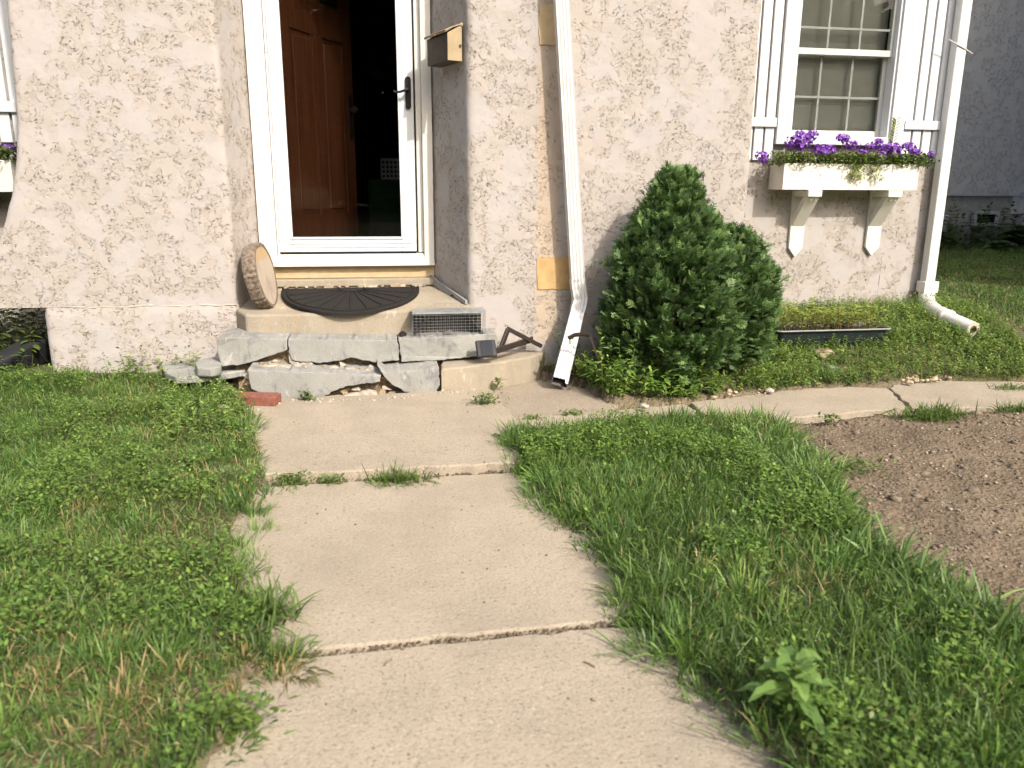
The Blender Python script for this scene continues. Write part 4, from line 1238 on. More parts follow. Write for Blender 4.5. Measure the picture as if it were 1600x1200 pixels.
# tall pale sprig
sg = thing('sprig', 'tall pale yellow green sprig rising from the right half of the flower box', 'plant', fc(1393))
b0 = W(1393, 230, 5.62); b1 = W(1400, 188, 5.62)
MB().tube([b0, b1], .002, 5).build('stem', M['stem'], sg)
lv = Leaves(); n = 16; t = np.linspace(.15, 1, n)
P = np.array(b0)[None]*(1-t[:, None])+np.array(b1)[None]*t[:, None]
sgn = np.where(np.arange(n) % 2, 1, -1)
lv.add(P, np.stack([sgn*.8, np.full(n, -.3), np.full(n, .8)], 1), np.stack([sgn*.6, np.full(n, .8), np.full(n, -.3)], 1), .06, .019, LANCE, .15, pick(n, YGR))
lv.build('leaves', M['leaf'], sg)

# ------------------------------------------------------------------ things left of the entry
dp_ = MB(); d0 = W(62, 548, 4.95); d1 = W(-40, 600, 4.55)
dz0 = ground_z(np.array([d0.x]), np.array([d0.y]))[0]
pts = [W(66, 545, 5.0), W(40, 553, 4.9), W(0, 576, 4.75), W(-60, 605, 4.6)]
dp_.sweep(pts, [(-.075, .05), (.075, .05), (.08, -.05), (-.08, -.05)], (.4, .1, 1))
o = dp_.build('drain_pipe', M['plastic'], None, bevel=.02, seg=3, smooth_=True)
tag(o, 'dark grey flat drain extension lying in the weeds left of the entry block', 'drain pipe')
MB().box((xbl-.10, 5.3, .28), (xbl-.02, 5.6, .47)).build('foundation_ledge', M['step'], house)
sk = thing('garden_stake', 'thin dark metal garden stake with bent blade beside the kicked out downspout', 'garden stake', G(946, 592, .08))
mb = MB()
sb = W(946, 592, 4.16); stp = W(922, 524, 4.16)
mb.bar(sb, stp, .012, .006, (0, 1, 0)); mb.build('stake', M['bronze'], sk)
mb = MB(); mb.sweep([W(888, 529, 4.20), W(897, 524, 4.19), W(910, 522, 4.175), W(924, 524, 4.16)], [(-.003, -.001), (.003, -.012), (.004, .012), (-.003, .012)], (0, 1, 0)); mb.build('blade', M['bronze'], sk)

# ------------------------------------------------------------------ seed tray
tzb = .155
ta = W(1205, 512, 4.75); tb = W(1378, 516, 4.75)
ty = 4.75
tray = thing('seed_tray', 'black plastic seed tray of thin seedlings against the house wall', 'planter', Vector(((ta.x+tb.x)/2, ty, .1)))
ztr = W(1290, 517, ty-.1).z
def rrect(x0, x1, y0, y1, r, z, n=6):
    out = []
    for cx_, cy_, a0 in ((x1-r, y1-r, 0), (x0+r, y1-r, pi/2), (x0+r, y0+r, pi), (x1-r, y0+r, 1.5*pi)):
        for i in range(n+1):
            a = a0+pi/2*i/n; out.append(Vector((cx_+r*cos(a), cy_+r*sin(a), z)))
    return out
zb_ = ztr-.11
L1 = rrect(ta.x+.03, tb.x-.03, ty-.07, ty+.13, .03, zb_); L2 = rrect(ta.x+.008, tb.x-.008, ty-.092, ty+.152, .035, ztr); L3 = rrect(ta.x-.006, tb.x+.006, ty-.106, ty+.166, .04, ztr+.003); L4 = rrect(ta.x+.016, tb.x-.016, ty-.084, ty+.144, .03, ztr+.001); L5 = rrect(ta.x+.03, tb.x-.03, ty-.07, ty+.13, .03, ztr-.03)
mb = MB(); nn = len(L1)
mb.add(L1+L2+L3+L4+L5, [(k*nn+i, k*nn+(i+1) % nn, (k+1)*nn+(i+1) % nn, (k+1)*nn+i) for k in range(4) for i in range(nn)]+[tuple(range(nn))])
mb.build('tray_shell', M['tray'], tray, smooth_=False)
mb = MB(); mb.add(rrect(ta.x+.028, tb.x-.028, ty-.072, ty+.132, .03, ztr-.018), [tuple(range(nn))]); mb.build('soil', M['soil'], tray)
mb = MB(); mb.tube(L3+[L3[0]], .0055, 6); mb.build('tray_rim', M['flash'], tray, smooth_=True)
def seedling_mesh(seed):
    global RNG
    lv = Leaves(); r = np.random.default_rng(seed)
    h = r.uniform(.11, .18)
    n = 9; t = np.concatenate([np.linspace(.35, .9, 5), np.full(4, 1.0)])
    a = np.arange(n)*2.4+r.uniform(0, 6)
    P = np.stack([r.normal(0, .004, n), r.normal(0, .004, n), t*h], 1)
    D = np.stack([np.cos(a), np.sin(a), np.full(n, .45)], 1)
    S_ = np.stack([-np.sin(a), np.cos(a), np.zeros(n)], 1)
    col = np.array([(.24, .29, .06)])*r.uniform(.8, 1.35, (n, 1))
    lv.add(P, D, S_, r.uniform(.032, .055, n), .015, LANCE, .25, col)
    k = 2; P = np.zeros((k, 3)); D = np.array([[.02, 0, 1], [.02, .0, 1.0]]); S_ = np.array([[1, 0, 0], [0, 1, 0.0]])
    lv.add(P, D, S_, h, .004, [(0, 1), (.5, .8), (1, .5)], 0, np.array([(.26, .19, .07)]*2))
    return lv
protos = [seedling_mesh(s).build('seedling', M['leaf']) for s in range(5)]
sl_label = 'thin upright green seedling with reddish stem in the black seed tray'
used = set(); rr = random.Random(2)
cnt = 0
for i in range(24):
    for j in range(4):
        x = ta.x+.045+(tb.x-ta.x-.09)*i/23+rr.uniform(-.008, .008); y = ty-.055+.17*j/3+rr.uniform(-.012, .012)
        k = rr.randrange(5)
        o = protos[k] if k not in used else protos[k].copy()
        if k in used: C.objects.link(o)
        used.add(k)
        o.location = (x, y, ztr-.02); o.rotation_euler = (rr.uniform(-.12, .12), rr.uniform(-.12, .12), rr.uniform(0, 6)); s = rr.uniform(.8, 1.15); o.scale = (s, s, s)
        tag(o, sl_label, 'seedling', 'seedlings in the black seed tray')

# ------------------------------------------------------------------ neighbour's house
nb = thing('house', 'grey stucco house next door in shade beyond the lawn', 'house', (9, 11.5, .2))
YN = 11.2
zn = W(1540, 306, YN).z
gzN = ground_z(np.array([8.5]), np.array([YN]))[0]
wall_path([(xcorner-2, YN), (14, YN)], 'stucco_wall', M['stucco_grey'], zn, 5.5, step=.15, zstep=.15, parent=nb)
bx = W(1462, 340, YN).x
zz0 = gzN-.1; rows = 3; bh = (zn-zz0)/rows
for r_ in range(rows):
    for i in range(15):
        a = bx-1.2+i*.42+(.21 if r_ % 2 else 0)
        if W(1497, 340, YN).x-.42 < a < W(1580, 340, YN).x: continue
        MB().box((a+.006, YN+.03, zz0+r_*bh+.006), (a+.414, YN+.3, zz0+(r_+1)*bh-.006)).build('foundation_block', M['block'], nb, bevel=.01)
MB().box((bx-1.5, YN+.06, zz0), (14, YN+.35, zn)).build('mortar', M['step'], nb)
bw = bpy.data.objects.new('basement_window', None); C.objects.link(bw); bw.parent = nb
a = W(1523, 330, YN-.02); b = W(1558, 353, YN-.02)
ft = .05
MB().box((a.x, YN-.03, b.z), (b.x, YN+.028, b.z+ft)).box((a.x, YN-.03, a.z-ft), (b.x, YN+.028, a.z)).box((a.x, YN-.03, b.z+ft), (a.x+ft, YN+.028, a.z-ft)).box((b.x-ft, YN-.03, b.z+ft), (b.x, YN+.028, a.z-ft)).build('frame', M['block'], bw)
MB().box((a.x+ft, YN-.005, b.z+ft), (b.x-ft, YN+.0, a.z-ft)).build('glass_pane', M['solar'], bw)
# unseen wing added right of view to shade wall and lawn, and its roof
MB().box((10.4, 3.2, -.2), (14, YN-.01, 7.2)).build('unseen_shade_wing', M['stucco_grey'], nb)
MB().add([(10.0, 2.8, 7.2), (14.4, 2.8, 7.2), (14.4, 12, 7.2), (10.0, 12, 7.2), (12.2, 2.8, 9.2), (12.2, 12, 9.2)], [(0,1,4), (1,2,5,4), (2,3,5), (3,0,4,5), (0,3,2,1)]).build('shade_wing_roof', M['flash'], nb)
MB().box((bx-1.5, YN-.4, 5.5), (10.0, YN+3, 5.7)).build('eave', M['white_trim'], nb)

# ------------------------------------------------------------------ vegetation
GC = [(.10, .178, .040), (.076, .140, .034), (.14, .215, .05), (.064, .115, .032)]
DRY = [(.36, .28, .15), (.30, .23, .11)]
def sample(poly, dens, dens_fn=None, ex=()):
    xs_ = [p[0] for p in poly]; ys_ = [p[1] for p in poly]
    A = (max(xs_)-min(xs_))*(max(ys_)-min(ys_))
    n = int(A*dens)
    x = RNG.uniform(min(xs_), max(xs_), n); y = RNG.uniform(min(ys_), max(ys_), n)
    k = inpoly(x, y, poly)
    for e in ex: k &= ~inpoly(x, y, e)
    if dens_fn is not None: k &= RNG.uniform(0, 1, n) < dens_fn(x, y)
    return x[k], y[k]
def grass(name, poly, dens, h0, h1, label, dens_fn=None, cols=GC, dry=.06, wide=.0034, ex=(WALKVIS, PATHVIS), weeds=0, wcols=None):
    x, y = sample(poly, dens, dens_fn, ex)
    n = len(x)
    z = ground_z(x, y, True)
    patch = fbm(x*1.6, y*1.6, 40, 3); p2 = fbm(x*4.5, y*4.5, 50, 2)
    lv = Leaves()
    D, a = rdir(n, .55, .30)
    h = (h0+(h1-h0)*patch)*RNG.uniform(.55, 1.25, n)
    col = pick(n, cols, None, .18)*(.72+.6*p2)[:, None]
    isdry = RNG.uniform(0, 1, n) < dry*np.where(patch < .42, 3.0, .5)
    col[isdry] = pick(isdry.sum(), DRY)
    lv.add(np.stack([x, y, z-.006], 1), D, side_of(a, .8), h, RNG.uniform(.6, 1.3, n)*wide, GRASS, RNG.uniform(.05, .75, n), col, colvar=.35)
    if weeds:
        x, y = sample(poly, weeds, lambda x, y: (smooth((fbm(x*3.6, y*3.6, 60, 3)-.50)/.10)*.96+.04)*np.clip(.42+.28*(y-1.3), .4, 1), ex)
        n = len(x); z = ground_z(x, y, True)
        # low leafy weeds: each has a few small leaves around one stem top
        for k in range(5):
            D, a = rdir(n, 1.15, .25)
            hh = RNG.uniform(.03, .085, n)*(.45+fbm(x*3.6, y*3.6, 60, 3))
            col = pick(n, wcols or [(.14, .235, .045), (.105, .185, .038), (.18, .275, .054)], None, .2)*(.75+.5*fbm(x*6, y*6, 71, 2))[:, None]
            lv.add(np.stack([x+RNG.normal(0, .012, n), y+RNG.normal(0, .012, n), z+hh], 1), D, side_of(a, .3), RNG.uniform(.010, .020, n), RNG.uniform(.0055, .0105, n), ROUND if k % 2 else LEAF, RNG.uniform(0, .35, n), col)
    o = lv.build(name, M['grassm'])
    tag(o, label, 'grass', None, 'stuff')
    return o
LL = [(-1.1, .9), (-.2, .9), (-.2, 3.95), (-.74, 4.08), (-.95, 4.5), (-1.7, 4.68), (-2.2, 4.7), (-3.3, 4.9)]
nearf = lambda x, y: np.clip(1.25-.16*y, .45, 1)
grass('grass', LL, 17000, .05, .11, 'mixed lawn and leafy weeds on the left of the walk', nearf, weeds=2100)
grass('grass', [(p[0], p[1]) for p in RLAWN], 17000, .05, .13, 'tall mixed grass between the walk and the bare soil', None, weeds=3200, ex=(WALKVIS, PATHVIS))
def clumps(centres, blades, h, spread, label, cols, wide=.0038, lean=.75):
    lv = Leaves(); m = len(centres); cen = np.array(centres)
    n = m*blades; ci = np.repeat(np.arange(m), blades)
    off = RNG.normal(0, 1, (n, 2))*spread
    x = cen[ci, 0]+off[:, 0]; y = cen[ci, 1]+off[:, 1]
    zc_ = ground_z(cen[:, 0], cen[:, 1], True); zc_ = np.where(inpoly(cen[:, 0], cen[:, 1], WALKVIS) | inpoly(cen[:, 0], cen[:, 1], PATHVIS), .006, zc_); z = zc_[ci]
    hc = RNG.uniform(.65, 1.25, m)[ci]
    ln = RNG.normal(0, .22, (m, 2))[ci]
    D = np.concatenate([off/spread*lean*.42+ln+RNG.normal(0, .18, (n, 2)), np.ones((n, 1))], 1)
    a = np.arctan2(D[:, 1], D[:, 0])
    cc = pick(m, cols, None, .15)[ci]*RNG.uniform(.75, 1.25, (n, 1))
    lv.add(np.stack([x, y, z-.008], 1), D, side_of(a, .7), h*hc*RNG.uniform(.5, 1.15, n), RNG.uniform(.7, 1.35, n)*wide, GRASS, RNG.uniform(.1, .8, n), cc, colvar=.4)
    return tag(lv.build('grass', M['grassm']), label, 'grass', None, 'stuff')
def along_px(pts, step, jit):
    out = []
    for i in range(len(pts)-1):
        a = G(*pts[i], .02); b = G(*pts[i+1], .02); k = max(1, int((b-a).length/step))
        for j in range(k):
            q = a+(b-a)*((j+random.random())/k); out.append((q.x+random.gauss(0, jit), q.y+random.gauss(0, jit)))
    return out
LUSH = [(.105, .195, .046), (.135, .23, .052), (.09, .168, .042), (.16, .25, .058)]
x, y = sample(LL, 55, None, (WALKVIS,)); clumps(list(zip(x, y)), 55, .095, .028, 'lusher grass clumps standing in the left lawn', LUSH)
x, y = sample([(p[0], p[1]) for p in RLAWN], 60, None, (WALKVIS, PATHVIS)); clumps(list(zip(x, y)), 60, .115, .030, 'lusher grass clumps standing in the right lawn', LUSH)
def blob_px(lst, n, sp):
    out = []
    for px_, py_ in lst:
        q = G(px_, py_, .03)
        out += [(q.x+random.gauss(0, sp), q.y+random.gauss(0, sp*.7)) for _ in range(n)]
    return out
clumps(blob_px([(190, 1010), (330, 1050), (90, 985), (410, 1045), (230, 1120), (60, 1080), (150, 800), (1120, 900)], 4, .045), 34, .085, .022, 'straw coloured dry grass patches in the lawn', [(.42, .31, .16), (.35, .26, .13), (.30, .25, .10), (.17, .17, .06)])
clumps(along_px(left_edge_px[2:-3], .075, .03), 42, .09, .024, 'grass spilling over the left edge of the walk', LUSH)
clumps(along_px(right_edge_px[3:-2], .06, .022), 55, .105, .026, 'grass spilling over the right edge of the walk', LUSH)
clumps(along_px([(792, 690), (880, 684), (1000, 672), (1090, 664), (1190, 660)], .05, .025), 55, .12, .026, 'grass standing along the near edge of the side path', LUSH)
clumps(along_px([(1190, 676), (1250, 728), (1285, 790), (1335, 862), (1430, 935), (1525, 985), (1640, 1035)], .07, .06), 40, .15, .035, 'coarse grass tufts leaning over the bare soil', [(.13, .21, .07), (.16, .25, .075), (.10, .17, .055)], .0065, 1.0)
# long blades on the soil's border
BORD = [(p[0]+.0, p[1]) for p in [G(x, y) for x, y in [(1150, 672), (1200, 680), (1270, 745), (1340, 855), (1520, 965), (1640, 1030), (1600, 1060), (1470, 1000), (1310, 880), (1230, 760), (1140, 700)]]]
grass('grass', BORD, 2600, .11, .20, 'long coarse grass blades along the edge of the bare soil', None, cols=[(.14, .22, .07), (.17, .25, .08), (.11, .18, .06)], dry=.02, wide=.0075)
# side yard on the right, in and out of the neighbour's shade
SY = [(xcorner+.1, 4.5), (4.2, 4.0), (6.2, 4.6), (11, 10.8), (xcorner+.05, 10.8)]
grass('grass', SY, 2600, .05, .09, 'shaded side lawn between the two houses', lambda x, y: np.clip(1.5-.11*y, .35, 1), wide=.007, weeds=500, dry=.03)
# weedy bed in front of the house, right
BED = [G(*p, .02) for p in [(862, 590), (905, 606), (950, 632), (1065, 634), (1200, 616), (1330, 607), (1400, 603), (1480, 597), (1600, 596), (1760, 590)]]
BED = [(p.x, p.y) for p in BED]+[(4.3, 4.7), (xcorner+.2, 5.6), (xcorner-.05, YM-.03), (xend+.02, YM-.03), (xend+.02, YR-.03), (1.0, YR-.03), (.93, 4.5)]
def weedbed(name, poly, n_d, label, hmin, hmax, fn=None, cols=None, L=(.02, .045), ex=(PATHVIS,), ratio=.36):
    x, y = sample(poly, n_d, fn, ex)
    n = len(x); z = ground_z(x, y, True)
    lv = Leaves()
    H = RNG.uniform(hmin, hmax, n)*(.6+.8*fbm(x*4, y*4, 91, 2))
    lean = RNG.normal(0, .22, (n, 2))
    cc = pick(n, cols or [(.14, .215, .045), (.17, .25, .055), (.10, .16, .04), (.21, .27, .065)], None, .15)
    dirs = np.concatenate([lean, np.ones((n, 1))], 1)
    for k in range(2):
        sd2 = np.zeros((n, 3)); sd2[:, k] = 1
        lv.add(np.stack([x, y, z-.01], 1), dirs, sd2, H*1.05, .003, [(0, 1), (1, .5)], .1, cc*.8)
    K = 11
    for k in range(K):
        t = (.25+.75*k/(K-1))
        a = RNG.uniform(0, 2*pi, n)
        P = np.stack([x, y, z], 1)+nrm(dirs)*(H*t)[:, None]
        el = .15+.9*(k/(K-1))**3
        D = np.stack([np.cos(a), np.sin(a), np.full(n, el)], 1)
        S_ = np.stack([-np.sin(a), np.cos(a), RNG.normal(0, .25, n)], 1)
        Lk = RNG.uniform(L[0], L[1], n)*(1.1-.45*abs(t-.5))
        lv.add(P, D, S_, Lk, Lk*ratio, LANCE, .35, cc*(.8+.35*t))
    o = lv.build(name, M['leaf'])
    return tag(o, label, 'weeds', None, 'stuff')
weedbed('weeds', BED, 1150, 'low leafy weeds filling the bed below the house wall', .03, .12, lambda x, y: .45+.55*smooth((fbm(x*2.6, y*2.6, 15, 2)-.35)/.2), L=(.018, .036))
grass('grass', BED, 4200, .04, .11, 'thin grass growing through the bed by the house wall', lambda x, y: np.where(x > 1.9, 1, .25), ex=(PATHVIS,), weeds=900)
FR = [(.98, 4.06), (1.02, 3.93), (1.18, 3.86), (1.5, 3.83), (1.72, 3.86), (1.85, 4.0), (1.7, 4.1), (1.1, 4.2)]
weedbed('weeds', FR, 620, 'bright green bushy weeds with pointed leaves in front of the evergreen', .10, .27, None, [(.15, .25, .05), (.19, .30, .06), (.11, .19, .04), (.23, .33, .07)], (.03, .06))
BY = [(p.x, p.y) for p in [G(*q, .02) for q in [(855, 575), (885, 600), (905, 600), (905, 560), (850, 552)]]]
weedbed('weeds', BY, 420, 'dark weeds squeezed between the steps and the downspout', .10, .26, None, None, (.025, .05))
LB = [(xbl-.06, 4.85), (xbl-.9, 4.8), (xbl-.9, 5.6), (xbl-.06, 5.6)]
weedbed('weeds', LB, 260, 'dark leafy weeds in the recess below the swooping wall', .25, .5, None, [(.09, .135, .03), (.06, .10, .025), (.14, .18, .04)], (.05, .09), ex=())
LB2 = [(xbl-.03, 4.50), (xbl-.8, 4.42), (xbl-.8, 4.72), (xbl-.12, 4.72)]
weedbed('weeds', LB2, 300, 'sunlit leafy weeds left of the entry block beside the drain extension', .12, .34, lambda x, y: np.where(x < xbl-.30, 1, .12), [(.13, .21, .045), (.10, .17, .04), (.18, .25, .06)], (.04, .07), ex=())
LF = [(xbl+.35, 4.45), (-1.1, 4.45), (-.95, 4.58), (-1.05, 4.68), (xbl+.35, 4.7)]
weedbed('weeds', LF, 300, 'weeds along the foot of the left stucco wall', .06, .17, None, None, (.025, .05), ex=())
LE = [(-.95, 3.35), (-.66, 3.35), (-.66, 3.95), (-.80, 4.12), (-1.15, 4.3)]
weedbed('weeds', LE, 420, 'bushy light green weeds at the left corner of the walk by the brick', .07, .17, None, [(.17, .26, .055), (.21, .30, .07), (.12, .19, .045)], (.018, .036), ex=(WALKVIS,))
NBED = [(6.6, 10.2), (10.2, 10.2), (10.2, 11.1), (6.6, 11.1)]
weedbed('weeds', NBED, 60, 'dark foliage along the foundation of the house next door', .25, .6, None, [(.05, .085, .02), (.07, .11, .03)], (.09, .16), ex=())

def big_leaf_plant(name, c, n, L, wd, elev, label, cat, cols, hst=.1, seed=1, prof=LEAF):
    pl = thing(name, label, cat, c)
    r = np.random.default_rng(seed)
    for i in range(n):
        a = i*2.4+r.uniform(-.3, .3); t = i/n
        P = np.array([[c[0], c[1], c[2]+hst*(.25+.75*t)]]); e = elev[0]+(elev[1]-elev[0])*t
        D = np.array([[cos(a), sin(a), e]]); S_ = np.array([[-sin(a), cos(a), r.uniform(-.3, .3)]])
        lv = Leaves(); ll = L*(1.1-.55*t)*r.uniform(.85, 1.1)
        col = np.array([cols[i % len(cols)]])
        # two half blades folded along the midrib
        for sg_ in (-1, 1):
            prof2 = [(k/8, math.sin(pi*min(1, (k/8)**.8))**.8*.5+.02) for k in range(9)]
            Sx = nrm(S_-D*np.sum(D*S_)/np.sum(D*D)); upn = np.cross(nrm(D), Sx)
            off = nrm(Sx*sg_+upn*.35)
            V = []; 
            dn = nrm(D)
            pts_ = [P[0]+dn[0]*ll*k/8-np.array([0, 0, .45*ll*(k/8)**2]) for k in range(9)]
            for k in range(9):
                V.append(pts_[k]); V.append(pts_[k]+off[0]*wd*prof2[k][1]+np.array([0, 0, .004*math.sin(k*2.3)]))
            V = np.array(V)
            Fq = np.array([[2*k, 2*k+1, 2*k+3, 2*k+2] for k in range(8)])
            lv.V.append(V); lv.F.append(Fq+lv.n); lv.C.append(np.repeat(col, len(V), 0)); lv.n += len(V)
        lv.build('leaf', M['leaf'], pl)
    MB().tube([Vector((c[0], c[1], c[2]-.02)), Vector((c[0], c[1], c[2]+hst))], [.006, .003], 6).build('stem', M['stem'], pl)
    return pl
cw_ = G(1232, 1135, .03)
big_leaf_plant('broadleaf_weed', Vector((cw_.x, cw_.y, .06)), 14, .115, .038, (.2, .9), 'broad leaved weed standing at the right edge of the walk in the foreground', 'weed', [(.145, .245, .06), (.17, .275, .07), (.12, .21, .055)], .13, 3)
hz_ = ground_z(np.array([9.0]), np.array([10.3]))[0]
for i, (px_, py_, lab) in enumerate([(1592, 392, 'large leaved dark plant at the right edge by the house next door'), (1560, 398, 'low broad leaved plant below the basement window next door')]):
    q = G(px_, py_, hz_)
    big_leaf_plant('hosta', Vector((q.x, q.y, hz_)), 16, .5 if i == 0 else .3, .26 if i == 0 else .16, (.5, 1.3), lab, 'plant', [(.07, .12, .03), (.05, .09, .025)], .25 if i == 0 else .12, 7+i)

# grass and weed tufts in the joints
def tuft(px_, py_, z, n, h, spread, label, kind='grass', wide=.004):
    q = G(px_, py_, z)
    D, a = rdir(n, .7, .3)
    lv = Leaves()
    P = np.stack([q.x+RNG.normal(0, spread, n), q.y+RNG.normal(0, spread*.4, n), np.full(n, z-.004)], 1)
    if kind == 'grass':
        lv.add(P, D, side_of(a, .6), RNG.uniform(.5, 1.2, n)*h, wide, GRASS, RNG.uniform(.1, .7, n), pick(n, [(.10, .16, .035), (.13, .20, .045), (.075, .12, .03)]), colvar=.3)
    else:
        P[:, 2] += RNG.uniform(0, h, n)
        D, a = rdir(n, 1.1, .3)
        lv.add(P, D, side_of(a, .3), RNG.uniform(.5, 1.2, n)*.026, RNG.uniform(.5, 1.2, n)*.011, LEAF, .2, pick(n, [(.12, .19, .04), (.09, .15, .035), (.15, .22, .05)]))
    o = lv.build('grass_tuft' if kind == 'grass' else 'weed_tuft', M['grassm'])
    tag(o, label, 'tuft' if kind == 'grass' else 'weed')
    return o
tuft(627, 752, .0, 240, .095, .055, 'largest grass tuft in the joint below the top walk slab')
tuft(594, 752, .0, 60, .055, .02, 'tiny grass sprout just left of the largest tuft in the walk joint')
tuft(515, 755, .0, 90, .03, .03, 'small flat weed in the middle left of the upper walk joint', 'weed')
tuft(455, 756, .0, 130, .045, .03, 'small green weed at the left end of the upper walk joint', 'weed')
tuft(480, 626, .03, 120, .055, .02, 'round green weed at the foot of the broken lowest step', 'weed')
tuft(756, 630, .035, 170, .05, .04, 'blue green weed in the gap at the top right corner of the walk', 'weed')
tuft(777, 606, .02, 70, .06, .014, 'little weed at the foot of the right lowest step', 'weed')
tuft(894, 648, .012, 80, .022, .035, 'flat weed in the joint of the side path below the downspout', 'weed')
tuft(832, 654, .012, 50, .018, .03, 'thin green moss like weed in the side path joint nearer the walk', 'weed')
tuft(1295, 660, .02, 90, .04, .03, 'dark weed on the soil at the edge of the side path', 'weed')
tuft(1455, 650, .015, 480, .11, .095, 'thick grass clump on the front edge of the right side path', wide=.005)
tuft(1585, 640, .015, 150, .07, .06, 'grass clump at the far right edge of the side path', wide=.005)
tuft(1580, 606, .02, 120, .05, .08, 'short grass spilling on the back edge of the far side path', wide=.005)
tuft(1003, 975, .0, 240, .035, .035, 'round leafy weed at the right end of the lower walk joint', 'weed')
tuft(795, 690, .01, 110, .035, .03, 'leafy weed at the inner corner of walk and side path', 'weed')
tuft(420, 1030, .01, 170, .08, .03, 'dark grass tuft at the left end of the lower walk joint', wide=.0035)
tuft(400, 965, .02, 140, .14, .05, 'long green blades arching on the walk from the left lawn', wide=.007)
tuft(360, 1140, .02, 300, .07, .045, 'leafy clover like weed at the lower left edge of the walk', 'weed')
tuft(1325, 735, .02, 260, .05, .07, 'leafy weed patch creeping over the bare soil', 'weed')

# ------------------------------------------------------------------ evergreens
def evergreen(c, H, rad_fn, n, label, seed, ell=(1, 1), sub=2, leadtwig=False):
    tr = thing('evergreen_shrub', label, 'shrub', c)
    r = np.random.default_rng(seed)
    m = n//70
    tc = r.uniform(.02, 1.0, m)**.9; ac = r.uniform(0, 2*pi, m)
    lobe = fbm(np.cos(ac)*1.7+5+seed, np.sin(ac)*1.7+tc*5, 130+seed, 2)
    Rc = np.array([rad_fn(x) for x in tc])*(.78+.34*lobe+r.normal(0, .055, m))
    ci = r.integers(0, m, n)
    inner = r.uniform(0, 1, n) < .22
    depth = np.where(inner, r.uniform(.4, 1, n), r.uniform(0, 1, n)**2*.25)
    t = tc[ci]; a = ac[ci]+r.normal(0, .05, n)
    R = Rc[ci]*(1-.5*depth)
    out = np.stack([np.cos(a), np.sin(a), np.zeros(n)], 1)
    oc = np.stack([np.cos(ac), np.sin(ac), np.zeros(m)], 1)
    D0 = nrm(oc*(1.0-.5*tc[:, None])+np.array([0, 0, 1.0])*(.45+.75*tc+r.normal(0, .18, m))[:, None]+r.normal(0, .16, (m, 3)))
    along = r.uniform(-.2, 1, n)
    P = np.stack([c[0]+np.cos(ac[ci])*R*ell[0], c[1]+np.sin(ac[ci])*R*ell[1], c[2]+H*t], 1)
    P = P+D0[ci]*(along*.085)[:, None]+r.normal(0, 1, (n, 3))*(.034*(1.1-.75*np.clip(along, 0, 1)))[:, None]
    P[:, 2] = np.maximum(P[:, 2], c[2]+.01)
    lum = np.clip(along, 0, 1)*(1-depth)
    D = nrm(D0[ci]+r.normal(0, .30, (n, 3)))
    tang = np.stack([-np.sin(a), np.cos(a), r.normal(0, .35, n)], 1)
    ang = r.normal(0, .9, n)
    Sd = nrm(tang*np.cos(ang)[:, None]+out*np.sin(ang)[:, None])
    Sd = nrm(Sd-D*np.sum(D*Sd, 1, keepdims=True))
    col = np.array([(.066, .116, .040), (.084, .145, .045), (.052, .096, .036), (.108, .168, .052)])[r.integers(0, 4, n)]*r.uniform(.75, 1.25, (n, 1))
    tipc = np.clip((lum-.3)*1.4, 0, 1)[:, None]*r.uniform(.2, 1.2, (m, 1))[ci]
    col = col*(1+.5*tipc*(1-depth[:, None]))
    L = r.uniform(.04, .07, n)
    lv = Leaves()
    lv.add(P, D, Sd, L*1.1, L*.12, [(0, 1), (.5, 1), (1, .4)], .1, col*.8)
    for k in range(1, 5):
        for sg_ in (-1, 1):
            q = P+D*(L*(.12+.2*k))[:, None]
            fan = nrm(D*.85+Sd*sg_*.75+r.normal(0, .1, (n, 3)))
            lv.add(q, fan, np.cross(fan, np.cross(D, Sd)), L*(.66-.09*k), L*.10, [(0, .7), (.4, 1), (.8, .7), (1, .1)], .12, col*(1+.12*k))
    lv.build('foliage', M['needle'], tr)
    mb = MB(); mb.tube([Vector((c[0], c[1], c[2]-.05)), Vector((c[0], c[1], c[2]+H*.92))], [.035, .004], 7)
    for i in range(26):
        tt = r.uniform(.06, .85); aa = r.uniform(0, 2*pi); rr_ = rad_fn(tt)*.75
        b = Vector((c[0], c[1], c[2]+H*tt)); mb.tube([b, b+Vector((cos(aa)*rr_*.5, sin(aa)*rr_*.5, .04)), b+Vector((cos(aa)*rr_, sin(aa)*rr_, .12))], [.008, .005, .002], 5)
    mb.build('trunk', M['twig'], tr)
    if leadtwig:
        tw = MB(); b = Vector((c[0], c[1]-.02, c[2]+H+.03))
        tw.tube([b, b+Vector((-.003, 0, .07))], [.003, .0015], 5)
        for dx, dz, l in ((-.03, .05, .03), (.03, .055, .02), (-.02, .075, .03), (.018, .08, .035), (-.035, .085, .015)):
            s = b+Vector((-.002, 0, dz*.6)); tw.tube([s, s+Vector((dx, .005, l+.012))], [.0015, .0008], 4)
        tw.build('bare_leader', M['twig'], tr)
    return tr
sc_ = G(1052, 612, .06)
ec = Vector((W(1050, 450, 4.27).x, 4.27, .06))
He = W(1060, 292, 4.27).z-.06
def r_main(t):
    k = np.interp(t, [0, .1, .25, .42, .58, .72, .84, .93, 1.0], [.27, .33, .325, .29, .245, .18, .10, .04, .01]); return float(k)
evergreen(ec, He, r_main, 19000, 'tall dark green evergreen shrub with pointed top beside the downspout', 3, (1.0, .95), leadtwig=True)
ec2 = Vector((W(1138, 450, 4.38).x, 4.38, .08))
He2 = W(1150, 385, 4.38).z-.08
def r_sec(t): return float(np.interp(t, [0, .15, .4, .7, .88, 1.0], [.18, .225, .23, .195, .125, .04]))
evergreen(ec2, He2, r_sec, 8500, 'shorter rounded evergreen shrub tucked behind the tall one on its right', 8, (.95, .9))

